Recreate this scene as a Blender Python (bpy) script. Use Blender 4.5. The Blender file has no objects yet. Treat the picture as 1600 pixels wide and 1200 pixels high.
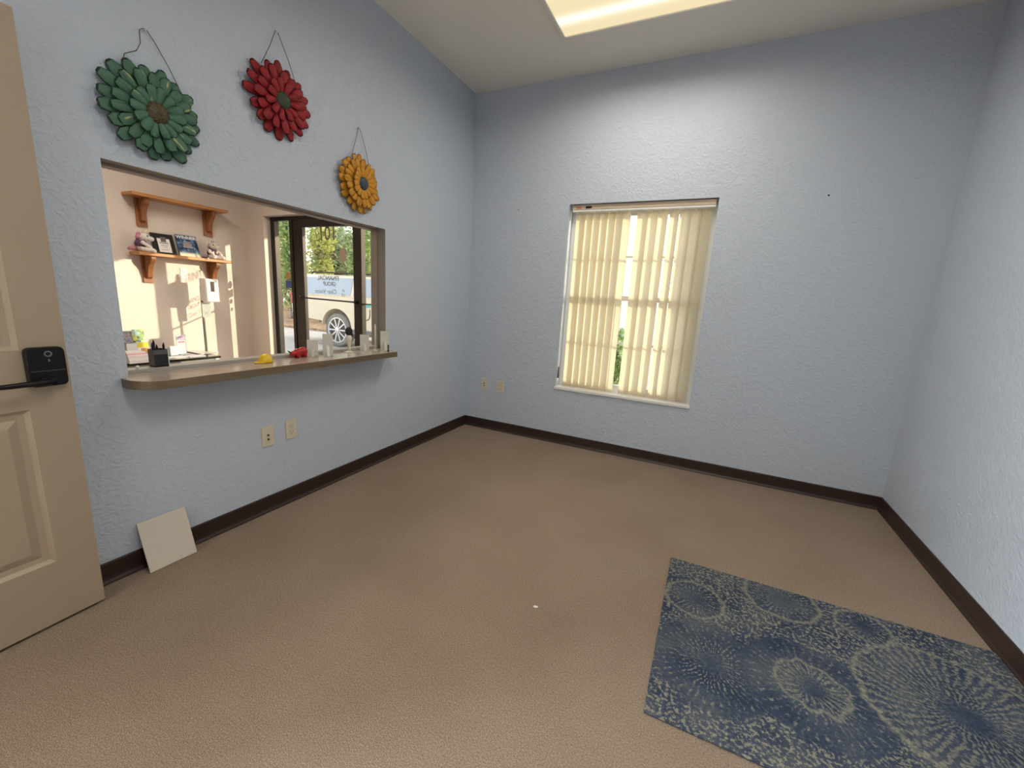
import bpy, bmesh, math, random
from mathutils import Vector, Matrix, Euler
random.seed(7)
C = bpy.context.scene.collection
PI = math.pi
rad = math.radians

# ------------------------------------------------------------------ materials
MATS = {}
def _m(name):
    m = bpy.data.materials.new(name); m.use_nodes = True
    nt = m.node_tree; nt.nodes.clear()
    out = nt.nodes.new('ShaderNodeOutputMaterial')
    return m, nt, out
def node(nt, t, **kw):
    n = nt.nodes.new(t)
    for k, v in kw.items():
        if k in n.inputs: n.inputs[k].default_value = v
        else: setattr(n, k, v)
    return n
def ramp(nt, fac, stops):
    r = nt.nodes.new('ShaderNodeValToRGB')
    el = r.color_ramp.elements
    while len(el) < len(stops): el.new(0.5)
    for e, (p, c) in zip(el, stops):
        e.position = p; e.color = (c[0], c[1], c[2], 1)
    nt.links.new(fac, r.inputs['Fac'])
    return r.outputs['Color']
def pbr(name, col, rough=0.5, metal=0.0, spec=0.5, noise=None, bump=None, trans=0.0, coat=0.0, sheen=0.0):
    """noise=(scale, amount, detail): colour variation; bump=(scale, strength, distance)"""
    if name in MATS: return MATS[name]
    m, nt, out = _m(name)
    b = nt.nodes.new('ShaderNodeBsdfPrincipled')
    b.inputs['Base Color'].default_value = (*col, 1)
    b.inputs['Roughness'].default_value = rough
    b.inputs['Metallic'].default_value = metal
    b.inputs['Specular IOR Level'].default_value = spec
    if coat: b.inputs['Coat Weight'].default_value = coat
    if sheen: b.inputs['Sheen Weight'].default_value = sheen
    tc = nt.nodes.new('ShaderNodeTexCoord')
    if noise:
        n = node(nt, 'ShaderNodeTexNoise', Scale=noise[0], Detail=noise[2] if len(noise) > 2 else 4.0)
        nt.links.new(tc.outputs['Object'], n.inputs['Vector'])
        a = noise[1]
        lo = [max(0, c * (1 - a)) for c in col]; hi = [min(1, c * (1 + a)) for c in col]
        nt.links.new(ramp(nt, n.outputs['Fac'], [(0.3, lo), (0.7, hi)]), b.inputs['Base Color'])
    if bump:
        n = node(nt, 'ShaderNodeTexNoise', Scale=bump[0], Detail=5.0)
        nt.links.new(tc.outputs['Object'], n.inputs['Vector'])
        bp = node(nt, 'ShaderNodeBump', Strength=bump[1], Distance=bump[2])
        nt.links.new(n.outputs['Fac'], bp.inputs['Height'])
        nt.links.new(bp.outputs['Normal'], b.inputs['Normal'])
    sh = b.outputs[0]
    if trans:
        t = node(nt, 'ShaderNodeBsdfTranslucent'); t.inputs['Color'].default_value = (*col, 1)
        mx = node(nt, 'ShaderNodeMixShader'); mx.inputs[0].default_value = trans
        nt.links.new(sh, mx.inputs[1]); nt.links.new(t.outputs[0], mx.inputs[2]); sh = mx.outputs[0]
    nt.links.new(sh, out.inputs[0])
    MATS[name] = m
    return m
def emis(name, col, strength):
    m, nt, out = _m(name)
    e = nt.nodes.new('ShaderNodeEmission'); e.inputs[0].default_value = (*col, 1); e.inputs[1].default_value = strength
    nt.links.new(e.outputs[0], out.inputs[0]); return m
def glassm(name, tint=(1, 1, 1), rough=0.0):
    m, nt, out = _m(name)
    t = nt.nodes.new('ShaderNodeBsdfTransparent'); t.inputs[0].default_value = (*tint, 1)
    g = node(nt, 'ShaderNodeBsdfGlossy', Roughness=rough)
    lw = node(nt, 'ShaderNodeLayerWeight', Blend=0.5)      # Schlick reflectance, the same from both sides of the pane
    pw = node(nt, 'ShaderNodeMath', operation='POWER'); pw.inputs[1].default_value = 5.0
    f = node(nt, 'ShaderNodeMath', operation='MULTIPLY_ADD'); f.inputs[1].default_value = 0.92; f.inputs[2].default_value = 0.035
    nt.links.new(lw.outputs['Facing'], pw.inputs[0]); nt.links.new(pw.outputs[0], f.inputs[0])
    mx = nt.nodes.new('ShaderNodeMixShader')
    nt.links.new(f.outputs[0], mx.inputs[0]); nt.links.new(t.outputs[0], mx.inputs[1]); nt.links.new(g.outputs[0], mx.inputs[2])
    nt.links.new(mx.outputs[0], out.inputs[0]); return m

def wall_mat(name, col, strength=0.27):
    m, nt, out = _m(name)
    b = node(nt, 'ShaderNodeBsdfPrincipled', Roughness=0.40)
    b.inputs['Base Color'].default_value = (*col, 1)
    b.inputs['Specular IOR Level'].default_value = 0.5
    tc = nt.nodes.new('ShaderNodeTexCoord')
    n1 = node(nt, 'ShaderNodeTexNoise', Scale=30.0, Detail=3.0, Distortion=1.3)
    n2 = node(nt, 'ShaderNodeTexNoise', Scale=75.0, Detail=3.0, Distortion=1.0)
    for n in (n1, n2): nt.links.new(tc.outputs['Object'], n.inputs['Vector'])
    r1 = ramp(nt, n1.outputs['Fac'], [(0.44, (0, 0, 0)), (0.62, (1, 1, 1))])
    mx = node(nt, 'ShaderNodeMath', operation='MULTIPLY_ADD'); mx.inputs[1].default_value = 0.45
    nt.links.new(n2.outputs['Fac'], mx.inputs[0]); nt.links.new(r1, mx.inputs[2])
    bp = node(nt, 'ShaderNodeBump', Strength=strength, Distance=0.006)
    nt.links.new(mx.outputs[0], bp.inputs['Height']); nt.links.new(bp.outputs['Normal'], b.inputs['Normal'])
    nt.links.new(b.outputs[0], out.inputs[0]); return m

def carpet_mat():
    m, nt, out = _m('carpet loop pile')
    b = node(nt, 'ShaderNodeBsdfPrincipled', Roughness=0.95); b.inputs['Specular IOR Level'].default_value = 0.1
    tc = nt.nodes.new('ShaderNodeTexCoord')
    n1 = node(nt, 'ShaderNodeTexNoise', Scale=185.0, Detail=4.0, Roughness=0.75)
    n2 = node(nt, 'ShaderNodeTexNoise', Scale=2.2, Detail=3.0)
    n3 = node(nt, 'ShaderNodeTexVoronoi', Scale=360.0)
    for n in (n1, n2, n3): nt.links.new(tc.outputs['Object'], n.inputs['Vector'])
    c1 = ramp(nt, n1.outputs['Fac'], [(0.30, (0.185, 0.132, 0.093)), (0.5, (0.298, 0.228, 0.172)), (0.72, (0.43, 0.343, 0.267))])
    c2 = ramp(nt, n2.outputs['Fac'], [(0.30, (0.90, 0.88, 0.86)), (0.65, (1.0, 1.0, 1.0))])
    mx = node(nt, 'ShaderNodeMix', data_type='RGBA', blend_type='MULTIPLY'); mx.inputs[0].default_value = 1
    nt.links.new(c1, mx.inputs[6]); nt.links.new(c2, mx.inputs[7])
    nt.links.new(mx.outputs[2], b.inputs['Base Color'])
    bp = node(nt, 'ShaderNodeBump', Strength=0.55, Distance=0.005)
    nt.links.new(n3.outputs['Distance'], bp.inputs['Height']); nt.links.new(bp.outputs['Normal'], b.inputs['Normal'])
    nt.links.new(b.outputs[0], out.inputs[0]); return m

def wood_mat(name, lo, hi, scale=9.0, axis='Y', rough=0.4, coat=0.0):
    m, nt, out = _m(name)
    b = node(nt, 'ShaderNodeBsdfPrincipled', Roughness=rough)
    b.inputs['Coat Weight'].default_value = coat
    tc = nt.nodes.new('ShaderNodeTexCoord')
    mp = nt.nodes.new('ShaderNodeMapping')
    s = [scale * 3, scale * 3, scale * 3]; s['XYZ'.index(axis)] = scale * 0.22
    mp.inputs['Scale'].default_value = s
    nt.links.new(tc.outputs['Object'], mp.inputs['Vector'])
    n = node(nt, 'ShaderNodeTexNoise', Scale=1.6, Detail=6.0, Distortion=0.6)
    nt.links.new(mp.outputs[0], n.inputs['Vector'])
    nt.links.new(ramp(nt, n.outputs['Fac'], [(0.3, lo), (0.7, hi)]), b.inputs['Base Color'])
    nt.links.new(b.outputs[0], out.inputs[0]); return m

# ------------------------------------------------------------------ mesh helpers
class MB:
    def __init__(s): s.bm = bmesh.new()
    def add(s, verts, faces):
        vs = [s.bm.verts.new(v) for v in verts]
        for f in faces:
            try: s.bm.faces.new([vs[i] for i in f])
            except ValueError: pass
        return s
    def box(s, x0, x1, y0, y1, z0, z1):
        v = [(x0,y0,z0),(x1,y0,z0),(x1,y1,z0),(x0,y1,z0),(x0,y0,z1),(x1,y0,z1),(x1,y1,z1),(x0,y1,z1)]
        return s.add(v, [(0,3,2,1),(4,5,6,7),(0,1,5,4),(1,2,6,5),(2,3,7,6),(3,0,4,7)])
    def prism(s, poly, axis, a0, a1):
        """poly: 2-D points in the two other axes (cyclic order); extruded along axis from a0 to a1"""
        def P(p, a):
            return {'x': (a, p[0], p[1]), 'y': (p[0], a, p[1]), 'z': (p[0], p[1], a)}[axis]
        n = len(poly)
        v = [P(p, a0) for p in poly] + [P(p, a1) for p in poly]
        f = [tuple(range(n - 1, -1, -1)), tuple(range(n, 2 * n))] + [(i, (i + 1) % n, n + (i + 1) % n, n + i) for i in range(n)]
        return s.add(v, f)
    def lathe(s, prof, seg=24, M=Matrix(), caps=True):
        """prof: (r, z) pairs bottom to top about Z"""
        v = []; f = []
        for r, z in prof:
            for k in range(seg):
                a = 2 * PI * k / seg
                v.append(M @ Vector((r * math.cos(a), r * math.sin(a), z)))
        n = len(prof)
        for i in range(n - 1):
            for k in range(seg):
                k2 = (k + 1) % seg
                f.append((i*seg+k, i*seg+k2, (i+1)*seg+k2, (i+1)*seg+k))
        if caps: f.append(tuple(range(seg - 1, -1, -1))); f.append(tuple((n - 1) * seg + k for k in range(seg)))
        return s.add(v, f)
    def tube(s, pts, r, seg=8):
        pts = [Vector(p) for p in pts]
        rs = r if isinstance(r, (list, tuple)) else [r] * len(pts)
        v = []; f = []
        up = Vector((0.123, 0.31, 0.94))
        for i, p in enumerate(pts):
            d = (pts[min(i + 1, len(pts) - 1)] - pts[max(i - 1, 0)]).normalized()
            a = d.cross(up).normalized(); b = d.cross(a).normalized()
            for k in range(seg):
                t = 2 * PI * k / seg
                v.append(p + (a * math.cos(t) + b * math.sin(t)) * rs[i])
        n = len(pts)
        for i in range(n - 1):
            for k in range(seg):
                k2 = (k + 1) % seg
                f.append((i*seg+k, i*seg+k2, (i+1)*seg+k2, (i+1)*seg+k))
        f.append(tuple(range(seg - 1, -1, -1))); f.append(tuple((n - 1) * seg + k for k in range(seg)))
        return s.add(v, f)
    def ell(s, c, r, seg=16, rings=10, rot=None):
        M = Matrix.Translation(c) @ (rot.to_4x4() if rot else Matrix()) @ Matrix.Diagonal((*r, 1))
        prof = [(math.sin(PI * i / rings), -math.cos(PI * i / rings)) for i in range(rings + 1)]
        prof[0] = (0.02, -1); prof[-1] = (0.02, 1)
        return s.lathe(prof, seg, M)

def local_inv(parent):
    M = Matrix()
    chain = []
    p = parent
    while p is not None:
        chain.append(p.matrix_basis.copy()); p = p.parent
    for b in reversed(chain): M = M @ b
    return M.inverted()
def obj(name, mb, mat, parent=None, smooth=False, bevel=0.0, local=False, sub=0, remesh=0.0, solid=0.0):
    """links mb as ONE mesh object; coordinates are world unless local=True"""
    bm = mb.bm
    bmesh.ops.recalc_face_normals(bm, faces=bm.faces)
    me = bpy.data.meshes.new(name); bm.to_mesh(me); bm.free()
    o = bpy.data.objects.new(name, me); C.objects.link(o)
    for m in (mat if isinstance(mat, (list, tuple)) else [mat]): me.materials.append(m)
    if parent is not None:
        o.parent = parent
        if not local: me.transform(local_inv(parent))
    if smooth:
        for p in me.polygons: p.use_smooth = True
    if remesh:
        r = o.modifiers.new('merge', 'REMESH'); r.mode = 'VOXEL'; r.voxel_size = remesh; r.use_smooth_shade = True
        sm = o.modifiers.new('soften', 'SMOOTH'); sm.iterations = 4
    if solid:
        so = o.modifiers.new('thickness', 'SOLIDIFY'); so.thickness = solid; so.offset = 0
    if bevel:
        b = o.modifiers.new('edge', 'BEVEL'); b.width = bevel; b.segments = 3; b.limit_method = 'ANGLE'; b.angle_limit = rad(40)
    if sub:
        q = o.modifiers.new('round', 'SUBSURF'); q.levels = sub; q.render_levels = sub
    return o
def thing(name, label, cat, loc=(0, 0, 0), rot=(0, 0, 0), group=None):
    o = bpy.data.objects.new(name, None); C.objects.link(o)
    o.empty_display_size = 0.1
    o.location = loc; o.rotation_euler = rot
    o['label'] = label; o['category'] = cat
    if group: o['group'] = group
    return o
def tag(o, label, cat, group=None, kind=None):
    o['label'] = label; o['category'] = cat
    if group: o['group'] = group
    if kind: o['kind'] = kind
    return o
def struct(name, mb, mat, label, cat, parent=None, **kw):
    o = obj(name, mb, mat, parent, **kw); o['kind'] = 'structure'
    o['label'] = label; o['category'] = cat
    return o
def text_obj(name, body, mat, parent, M, size, depth=0.0008, sx=1.0, bold=0.0, align='CENTER'):
    cu = bpy.data.curves.new(name, 'FONT'); cu.body = body; cu.size = size
    cu.align_x = align; cu.align_y = 'CENTER'; cu.extrude = depth; cu.offset = bold
    tmp = bpy.data.objects.new(name + '_tmp', cu); C.objects.link(tmp)
    bpy.context.view_layer.update()
    me = bpy.data.meshes.new_from_object(tmp.evaluated_get(bpy.context.evaluated_depsgraph_get()))
    bpy.data.objects.remove(tmp); bpy.data.curves.remove(cu)
    me.transform(Matrix.Diagonal((sx, 1, 1, 1)))
    me.transform(M)
    if parent is not None: me.transform(local_inv(parent))
    me.materials.clear(); me.materials.append(mat)
    o = bpy.data.objects.new(name, me); C.objects.link(o); o.parent = parent
    return o
def basis(ex, ey, ez, t):
    return Matrix(((ex[0], ey[0], ez[0], t[0]), (ex[1], ey[1], ez[1], t[1]), (ex[2], ey[2], ez[2], t[2]), (0, 0, 0, 1)))

def holed_slab(axis, p0, p1, u0, u1, v0, v1, holes):
    """wall slab perpendicular to axis ('x': u=y, 'y': u=x; v=z) between p0 and p1 with one rectangular hole"""
    mb = MB()
    def P(p, u, v): return (p, u, v) if axis == 'x' else (u, p, v)
    a0, a1, b0, b1 = holes
    rim = [(u0, v0), (u1, v0), (u1, v1), (u0, v1)]; hol = [(a0, b0), (a1, b0), (a1, b1), (a0, b1)]
    v = [P(p0, *q) for q in rim] + [P(p0, *q) for q in hol] + [P(p1, *q) for q in rim] + [P(p1, *q) for q in hol]
    f = []
    for i in range(4):
        j = (i + 1) % 4
        f += [(i, j, 4 + j, 4 + i), (8 + i, 8 + j, 12 + j, 12 + i), (i, j, 8 + j, 8 + i), (4 + i, 4 + j, 12 + j, 12 + i)]
    mb.add(v, f)
    return mb

# ------------------------------------------------------------------ common materials
M_wall = wall_mat('blue grey textured paint', (0.520, 0.577, 0.670), 0.30)
M_lobby = wall_mat('pale pinkish beige textured paint', (0.72, 0.632, 0.575), 0.12)
M_ceil = pbr('ceiling paint', (0.82, 0.79, 0.735), 0.9, bump=(160, 0.12, 0.002))
M_carpet = carpet_mat()
M_base = pbr('dark brown vinyl', (0.028, 0.014, 0.011), 0.42)
M_white = pbr('white satin paint', (0.80, 0.79, 0.76), 0.4)
M_vinyl = pbr('white vinyl frame', (0.80, 0.83, 0.84), 0.3)
M_glass = glassm('window glass')
M_door = pbr('beige door paint', (0.37, 0.295, 0.215), 0.45, bump=(220, 0.05, 0.001))
M_black = pbr('black plastic', (0.006, 0.006, 0.007), 0.38, spec=0.25)
M_blackgloss = pbr('gloss black', (0.01, 0.01, 0.012), 0.12)
M_ivory = pbr('ivory plastic', (0.66, 0.59, 0.46), 0.35)
M_dark = pbr('dark slot', (0.05, 0.035, 0.025), 0.6)
M_metal = pbr('dull metal', (0.55, 0.54, 0.52), 0.35, 0.9)
M_bronze = pbr('dark bronze aluminium', (0.035, 0.030, 0.027), 0.38, 0.6)
M_paper = pbr('white paper', (0.82, 0.81, 0.79), 0.7)
M_wire = pbr('rusty wire', (0.05, 0.035, 0.025), 0.6, 0.5)
M_acrylic = pbr('frosted clear acrylic', (0.80, 0.79, 0.74), 0.25, trans=0.45)

W, H, D = 3.34, 3.017, -3.95     # room width (x), height, rear wall y
LX = -3.33                        # far wall of the lobby
WT = 0.13                         # partition thickness

# ------------------------------------------------------------------ room shell
o = holed_slab('x', -WT, 0.0, D, 0.0, 0.0, H, (-2.643, -1.137, 0.845, 1.696))
# the lobby-coloured faces of the partition
wl = struct('wall_left', o, [M_wall, M_lobby, pbr('taupe reveal paint', (0.27, 0.24, 0.215), 0.6)], 'blue grey textured wall with the pass-through opening to the lobby', 'wall')
for p in wl.data.polygons:
    c = p.center
    if c.x < -WT + 1e-4: p.material_index = 1
    elif -WT < c.x < -1e-4 and 0.8 < c.z < 1.75 and -2.7 < c.y < -1.1: p.material_index = 2
WX0, WX1, WZ0, WZ1 = 0.940, 2.061, 0.514, 2.068
wb = struct('wall_back', holed_slab('y', 0.0, 0.17, -WT, W + 0.14, 0.0, H, (WX0, WX1, WZ0, WZ1)), M_wall,
            'blue grey textured wall with the window and vertical blinds', 'wall')
struct('wall_right', MB().box(W, W + 0.14, D, 0.0, 0.0, H), M_wall, 'plain blue grey textured wall on the right', 'wall')
struct('wall_front', holed_slab('y', D - 0.14, D, -WT, W + 0.14, 0.0, H, (0.19, 1.10, 0.0, 2.045)), M_wall, 'blue grey wall with the doorway, behind the viewer', 'wall')
# hall beyond the open doorway; unseen globe lamp added to brighten the right wall
M_hall = pbr('beige hall paint', (0.40, 0.37, 0.33), 0.8)
HX0, HX1, HY0, HY1 = -2.6, 1.7, -6.7, D - 0.14
struct('wall_hall', MB().box(HX0 - 0.1, HX0, HY0, HY1, 0, 2.7), M_hall, 'beige hall wall beyond the doorway', 'wall')
struct('wall_hall_right', MB().box(HX1, HX1 + 0.1, HY0, HY1, 0, 2.7), M_hall, 'beige right wall of the hall', 'wall')
struct('wall_hall_rear', MB().box(HX0, HX1, HY0 - 0.1, HY0, 0, 2.7), M_hall, 'beige rear wall of the hall', 'wall')
struct('wall_hall_front', MB().box(HX0, -WT, HY1, HY1 + 0.14, 0, 2.7), M_hall, 'beige hall wall beside the doorway', 'wall')
struct('floor_hall', MB().box(HX0, HX1, HY0, HY1, -0.1, 0.0), M_carpet, 'beige brown hall carpet', 'floor')
struct('floor_threshold', MB().box(0.19, 1.10, HY1, D, -0.1, 0.0), M_carpet, 'carpet strip in the doorway', 'floor')
struct('ceiling_hall', MB().box(HX0 - 0.1, HX1 + 0.1, HY0 - 0.1, HY1, 2.7, 2.8), M_ceil, 'off-white hall ceiling', 'ceiling')
hl = thing('added_hall_lamp', 'unseen white globe lamp added in the hall to brighten the right wall', 'lamp', (-1.2, -5.5, 2.7))
def glow():
    m, nt, out = _m('added hall fill glow'); e = nt.nodes.new('ShaderNodeEmission'); e.inputs[0].default_value = (0.93, 1.0, 1.0, 1); e.inputs[1].default_value = FILL_GLOW
    nt.links.new(e.outputs[0], out.inputs[0]); return m
FILL_GLOW = 400.0
g = MB(); g.ell((-1.2, -5.5, 1.90), (0.24, 0.24, 0.24), 28, 16)
obj('globe', g, glow(), hl, smooth=True)
obj('cord', MB().tube([(-1.2, -5.5, 2.14), (-1.2, -5.5, 2.68)], 0.006, 8), M_black, hl)
obj('ceiling_rose', MB().lathe([(0.06, 2.67), (0.06, 2.69), (0.02, 2.70)], 20, Matrix.Translation((-1.2, -5.5, 0))), M_white, hl)
struct('floor', MB().box(0, W, D, 0, -0.1, 0.0), M_carpet, 'beige brown loop pile carpet floor', 'floor')
struct('ceiling', MB().box(-WT, W + 0.14, D - 0.14, 0.17, H, H + 0.1), M_ceil, 'plain off-white ceiling', 'ceiling')

def cove(axis, a0, a1, sgn, at):
    """vinyl cove base: thin upright with a flared toe and a rounded top"""
    prof = [(0, 0), (0.016, 0), (0.0145, 0.006), (0.008, 0.017), (0.006, 0.03), (0.006, 0.088), (0.004, 0.0925), (0, 0.0935)]
    return MB().prism([(at + sgn * p, z) for p, z in prof], 'y' if axis == 'y' else 'x', a0, a1)
struct('baseboard_left', cove('y', D, 0, 1, 0.0), M_base, 'dark brown vinyl cove baseboard below the pass-through wall', 'baseboard')
struct('baseboard_back', cove('x', 0.006, W - 0.006, -1, 0.0), M_base, 'dark brown vinyl cove baseboard under the window wall', 'baseboard')
struct('baseboard_right', cove('y', D, 0, -1, W), M_base, 'dark brown vinyl cove baseboard along the right wall', 'baseboard')

# lobby shell
struct('wall_lobby', MB().box(LX - 0.14, LX, -3.6, 0.2, 0, 2.9), M_lobby, 'pinkish beige lobby wall with shelves and sun patches', 'wall')
SX0, SX1, SZ1 = -2.985, -0.62, 2.10
lf = struct('wall_lobby_front', holed_slab('y', 0.0, 0.20, LX, -WT, 0.0, 2.9, (SX0, SX1, 0.0, SZ1)), M_lobby,
            'beige lobby front wall around the glass entrance', 'wall')
struct('wall_lobby_rear', MB().box(LX, -WT, -3.74, -3.6, 0, 2.9), M_lobby, 'beige lobby rear wall', 'wall')
struct('floor_lobby', MB().box(LX, -WT, -3.6, 0.2, -0.1, 0.0), pbr('tan lobby tile', (0.45, 0.36, 0.28), 0.4, noise=(5, 0.1)), 'tan lobby floor', 'floor')
struct('ceiling_lobby', MB().box(LX - 0.14, -WT, -3.74, 0.2, 2.9, 3.0), M_ceil, 'off-white lobby ceiling', 'ceiling')

# lining on the rear half of the pass-through opening (sliding window pocket)
M_line = pbr('taupe liner paint', (0.30, 0.255, 0.22), 0.5)
mb = MB()
mb.box(-WT, -0.072, -1.143, -1.137, 0.877, 1.696); mb.box(-WT, -0.072, -2.643, -1.137, 1.686, 1.696); mb.box(-WT, -0.072, -2.643, -2.637, 0.877, 1.696)
struct('trim_1', mb, M_line, 'taupe lining of the pass-through opening', 'trim')
M_track = pbr('grey aluminium track', (0.42, 0.40, 0.36), 0.45, 0.2)
mb = MB().box(-WT, -0.068, -2.643, -1.137, 0.845, 0.877)
mb.box(-WT - 0.03, -WT, -2.643, -1.137, 0.85, 0.872)
struct('trim_2', mb, M_track, 'grey track along the back of the counter', 'trim', bevel=0.002)

# ------------------------------------------------------------------ window in the back wall
w1 = thing('window_1', 'white framed single hung window behind the vertical blinds', 'window', ((WX0 + WX1) / 2, 0.12, WZ0))
w1['kind'] = 'structure'
fr = MB(); y0, y1 = 0.105, 0.165; t = 0.042
fr.box(WX0, WX0 + t, y0, y1, WZ0, WZ1); fr.box(WX1 - t, WX1, y0, y1, WZ0, WZ1)
fr.box(WX0 + t, WX1 - t, y0, y1, WZ0, WZ0 + t); fr.box(WX0 + t, WX1 - t, y0, y1, WZ1 - t, WZ1)
obj('window_frame', fr, M_vinyl, w1, bevel=0.003)
zm = 1.33
def sash(z0, z1, ya, yb, nm):
    s = MB(); k = 0.034
    s.box(WX0 + t, WX0 + t + k, ya, yb, z0, z1); s.box(WX1 - t - k, WX1 - t, ya, yb, z0, z1)
    s.box(WX0 + t + k, WX1 - t - k, ya, yb, z0, z0 + k); s.box(WX0 + t + k, WX1 - t - k, ya, yb, z1 - k, z1)
    xm = 1.50
    s.box(xm - 0.009, xm + 0.009, ya + 0.006, yb - 0.006, z0 + k, z1 - k)
    zz = (z0 + z1) / 2
    s.box(WX0 + t + k, WX1 - t - k, ya + 0.008, yb - 0.008, zz - 0.009, zz + 0.009)
    so = obj('sash', s, M_vinyl, w1, bevel=0.002)
    obj('pane', MB().box(WX0 + t + k * .5, WX1 - t - k * .5, (ya + yb) / 2 - 0.002, (ya + yb) / 2 + 0.002, z0 + k * .5, z1 - k * .5), M_glass, so)
sash(WZ0 + t, zm + 0.02, 0.110, 0.132, 'lower'); sash(zm - 0.02, WZ1 - t, 0.136, 0.158, 'upper')
obj('window_sill', MB().box(WX0 - 0.006, WX1 + 0.008, -0.012, 0.105, WZ0 - 0.012, WZ0 + 0.012), M_white, w1, bevel=0.004)

# ------------------------------------------------------------------ vertical blinds
def slat_mat():
    m, nt, out = _m('cream pvc slat')
    b = node(nt, 'ShaderNodeBsdfPrincipled', Roughness=0.42)
    b.inputs['Base Color'].default_value = (0.38, 0.305, 0.205, 1); b.inputs['Specular IOR Level'].default_value = 0.35
    tr = nt.nodes.new('ShaderNodeBsdfTranslucent'); tr.inputs[0].default_value = (1.0, 0.91, 0.67, 1)
    mx = nt.nodes.new('ShaderNodeMixShader'); mx.inputs[0].default_value = 0.47
    nt.links.new(b.outputs[0], mx.inputs[1]); nt.links.new(tr.outputs[0], mx.inputs[2])
    nt.links.new(mx.outputs[0], out.inputs[0]); return m
M_slat = slat_mat()
vb = thing('vertical_blind', 'cream vertical blinds hanging in the recessed window, a gap left in the middle', 'blinds', (1.5, 0.05, 0.53))
obj('headrail', MB().box(0.962, 2.046, 0.022, 0.062, 2.026, 2.064), pbr('tan headrail', (0.62, 0.50, 0.36), 0.4), vb, bevel=0.003)
obj('rail_channel', MB().box(0.962, 2.046, 0.026, 0.058, 2.012, 2.028), pbr('white channel', (0.85, 0.85, 0.83), 0.3), vb, bevel=0.001)
obj('clip', MB().box(1.075, 1.125, 0.0185, 0.0215, 2.036, 2.050), M_black, vb)
obj('sticker', MB().box(0.995, 1.035, 0.0195, 0.0217, 2.034, 2.050), pbr('orange label', (0.55, 0.24, 0.09), 0.5), vb)
slat_me = None
xs = [1.030, 1.092, 1.154, 1.216, 1.278, 1.340, 1.405, 1.532, 1.606, 1.684, 1.766, 1.846, 1.918, 1.986]
angs = [15, 14, 14, 15, 13, 14, 25, 13, 10, 30, 34, 13, 9, 14]
for i, (x, a) in enumerate(zip(xs, angs)):
    if slat_me is None:
        g = MB(); n = 10; v = []; f = []
        for k in range(n + 1):
            u = -0.0445 + 0.089 * k / n
            d = -0.0075 * (1 - (2 * k / n - 1) ** 2)
            v += [(u, d, -1.468), (u, d, 0.0)]
        for k in range(n): f.append((2*k, 2*k+2, 2*k+3, 2*k+1))
        g.add(v, f)
        so = obj('slat', g, M_slat, vb, smooth=True, local=True)
        slat_me = so.data
    else:
        so = bpy.data.objects.new('slat', slat_me); C.objects.link(so); so.parent = vb
    so.location = (x - 1.5, 0.006, 2.004 - 0.53); so.rotation_euler = (0, 0, rad(-a) + random.uniform(-.03, .03))
    obj('carrier', MB().box(x - 0.006, x + 0.006, 0.048, 0.056, 1.990, 2.014), pbr('white clip', (0.85, 0.84, 0.8), 0.3), vb, bevel=0.001)
obj('tilt_wand', MB().tube([(0.956, 0.028, 2.01), (0.953, 0.026, 1.5), (0.951, 0.026, 0.70)], 0.0022, 6), pbr('clear cord', (0.75, 0.78, 0.78), 0.2), vb)
obj('cord_weight', MB().lathe([(0.002, 0.105), (0.005, 0.10), (0.0075, 0.03), (0.007, 0.0)], 12, Matrix.Translation((0.951, 0.026, 0.60))), pbr('dark grey weight', (0.06, 0.065, 0.07), 0.4), vb, smooth=True)

# ------------------------------------------------------------------ ceiling lights
def lens_mat():
    m, nt, out = _m('warm acrylic lens')
    tc = nt.nodes.new('ShaderNodeTexCoord'); sp = nt.nodes.new('ShaderNodeSeparateXYZ')
    nt.links.new(tc.outputs['Object'], sp.inputs[0])
    # two tubes behind the lens: brighter bands along x
    def band(c, w):
        s_ = node(nt, 'ShaderNodeMath', operation='SUBTRACT'); s_.inputs[1].default_value = c; nt.links.new(sp.outputs['Y'], s_.inputs[0])
        q = node(nt, 'ShaderNodeMath', operation='POWER'); q.inputs[1].default_value = 2
        ab = node(nt, 'ShaderNodeMath', operation='ABSOLUTE'); nt.links.new(s_.outputs[0], ab.inputs[0]); nt.links.new(ab.outputs[0], q.inputs[0])
        d = node(nt, 'ShaderNodeMath', operation='MULTIPLY'); d.inputs[1].default_value = -1 / (w * w); nt.links.new(q.outputs[0], d.inputs[0])
        e = node(nt, 'ShaderNodeMath', operation='EXPONENT'); nt.links.new(d.outputs[0], e.inputs[0]); return e.outputs[0]
    b1 = band(0.13, 0.045); b2 = band(-0.13, 0.045)
    ad = node(nt, 'ShaderNodeMath', operation='ADD'); nt.links.new(b1, ad.inputs[0]); nt.links.new(b2, ad.inputs[1])
    col = ramp(nt, ad.outputs[0], [(0.0, (1.0, 0.83, 0.52)), (1.0, (1.0, 0.95, 0.80))])
    st = node(nt, 'ShaderNodeMath', operation='MULTIPLY_ADD'); st.inputs[1].default_value = 0.35; st.inputs[2].default_value = 0.93
    nt.links.new(ad.outputs[0], st.inputs[0])
    e = nt.nodes.new('ShaderNodeEmission'); nt.links.new(col, e.inputs[0]); nt.links.new(st.outputs[0], e.inputs[1])
    nt.links.new(e.outputs[0], out.inputs[0]); return m
M_lens = lens_mat()
M_fix = pbr('white enamel', (0.82, 0.80, 0.74), 0.35)
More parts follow.
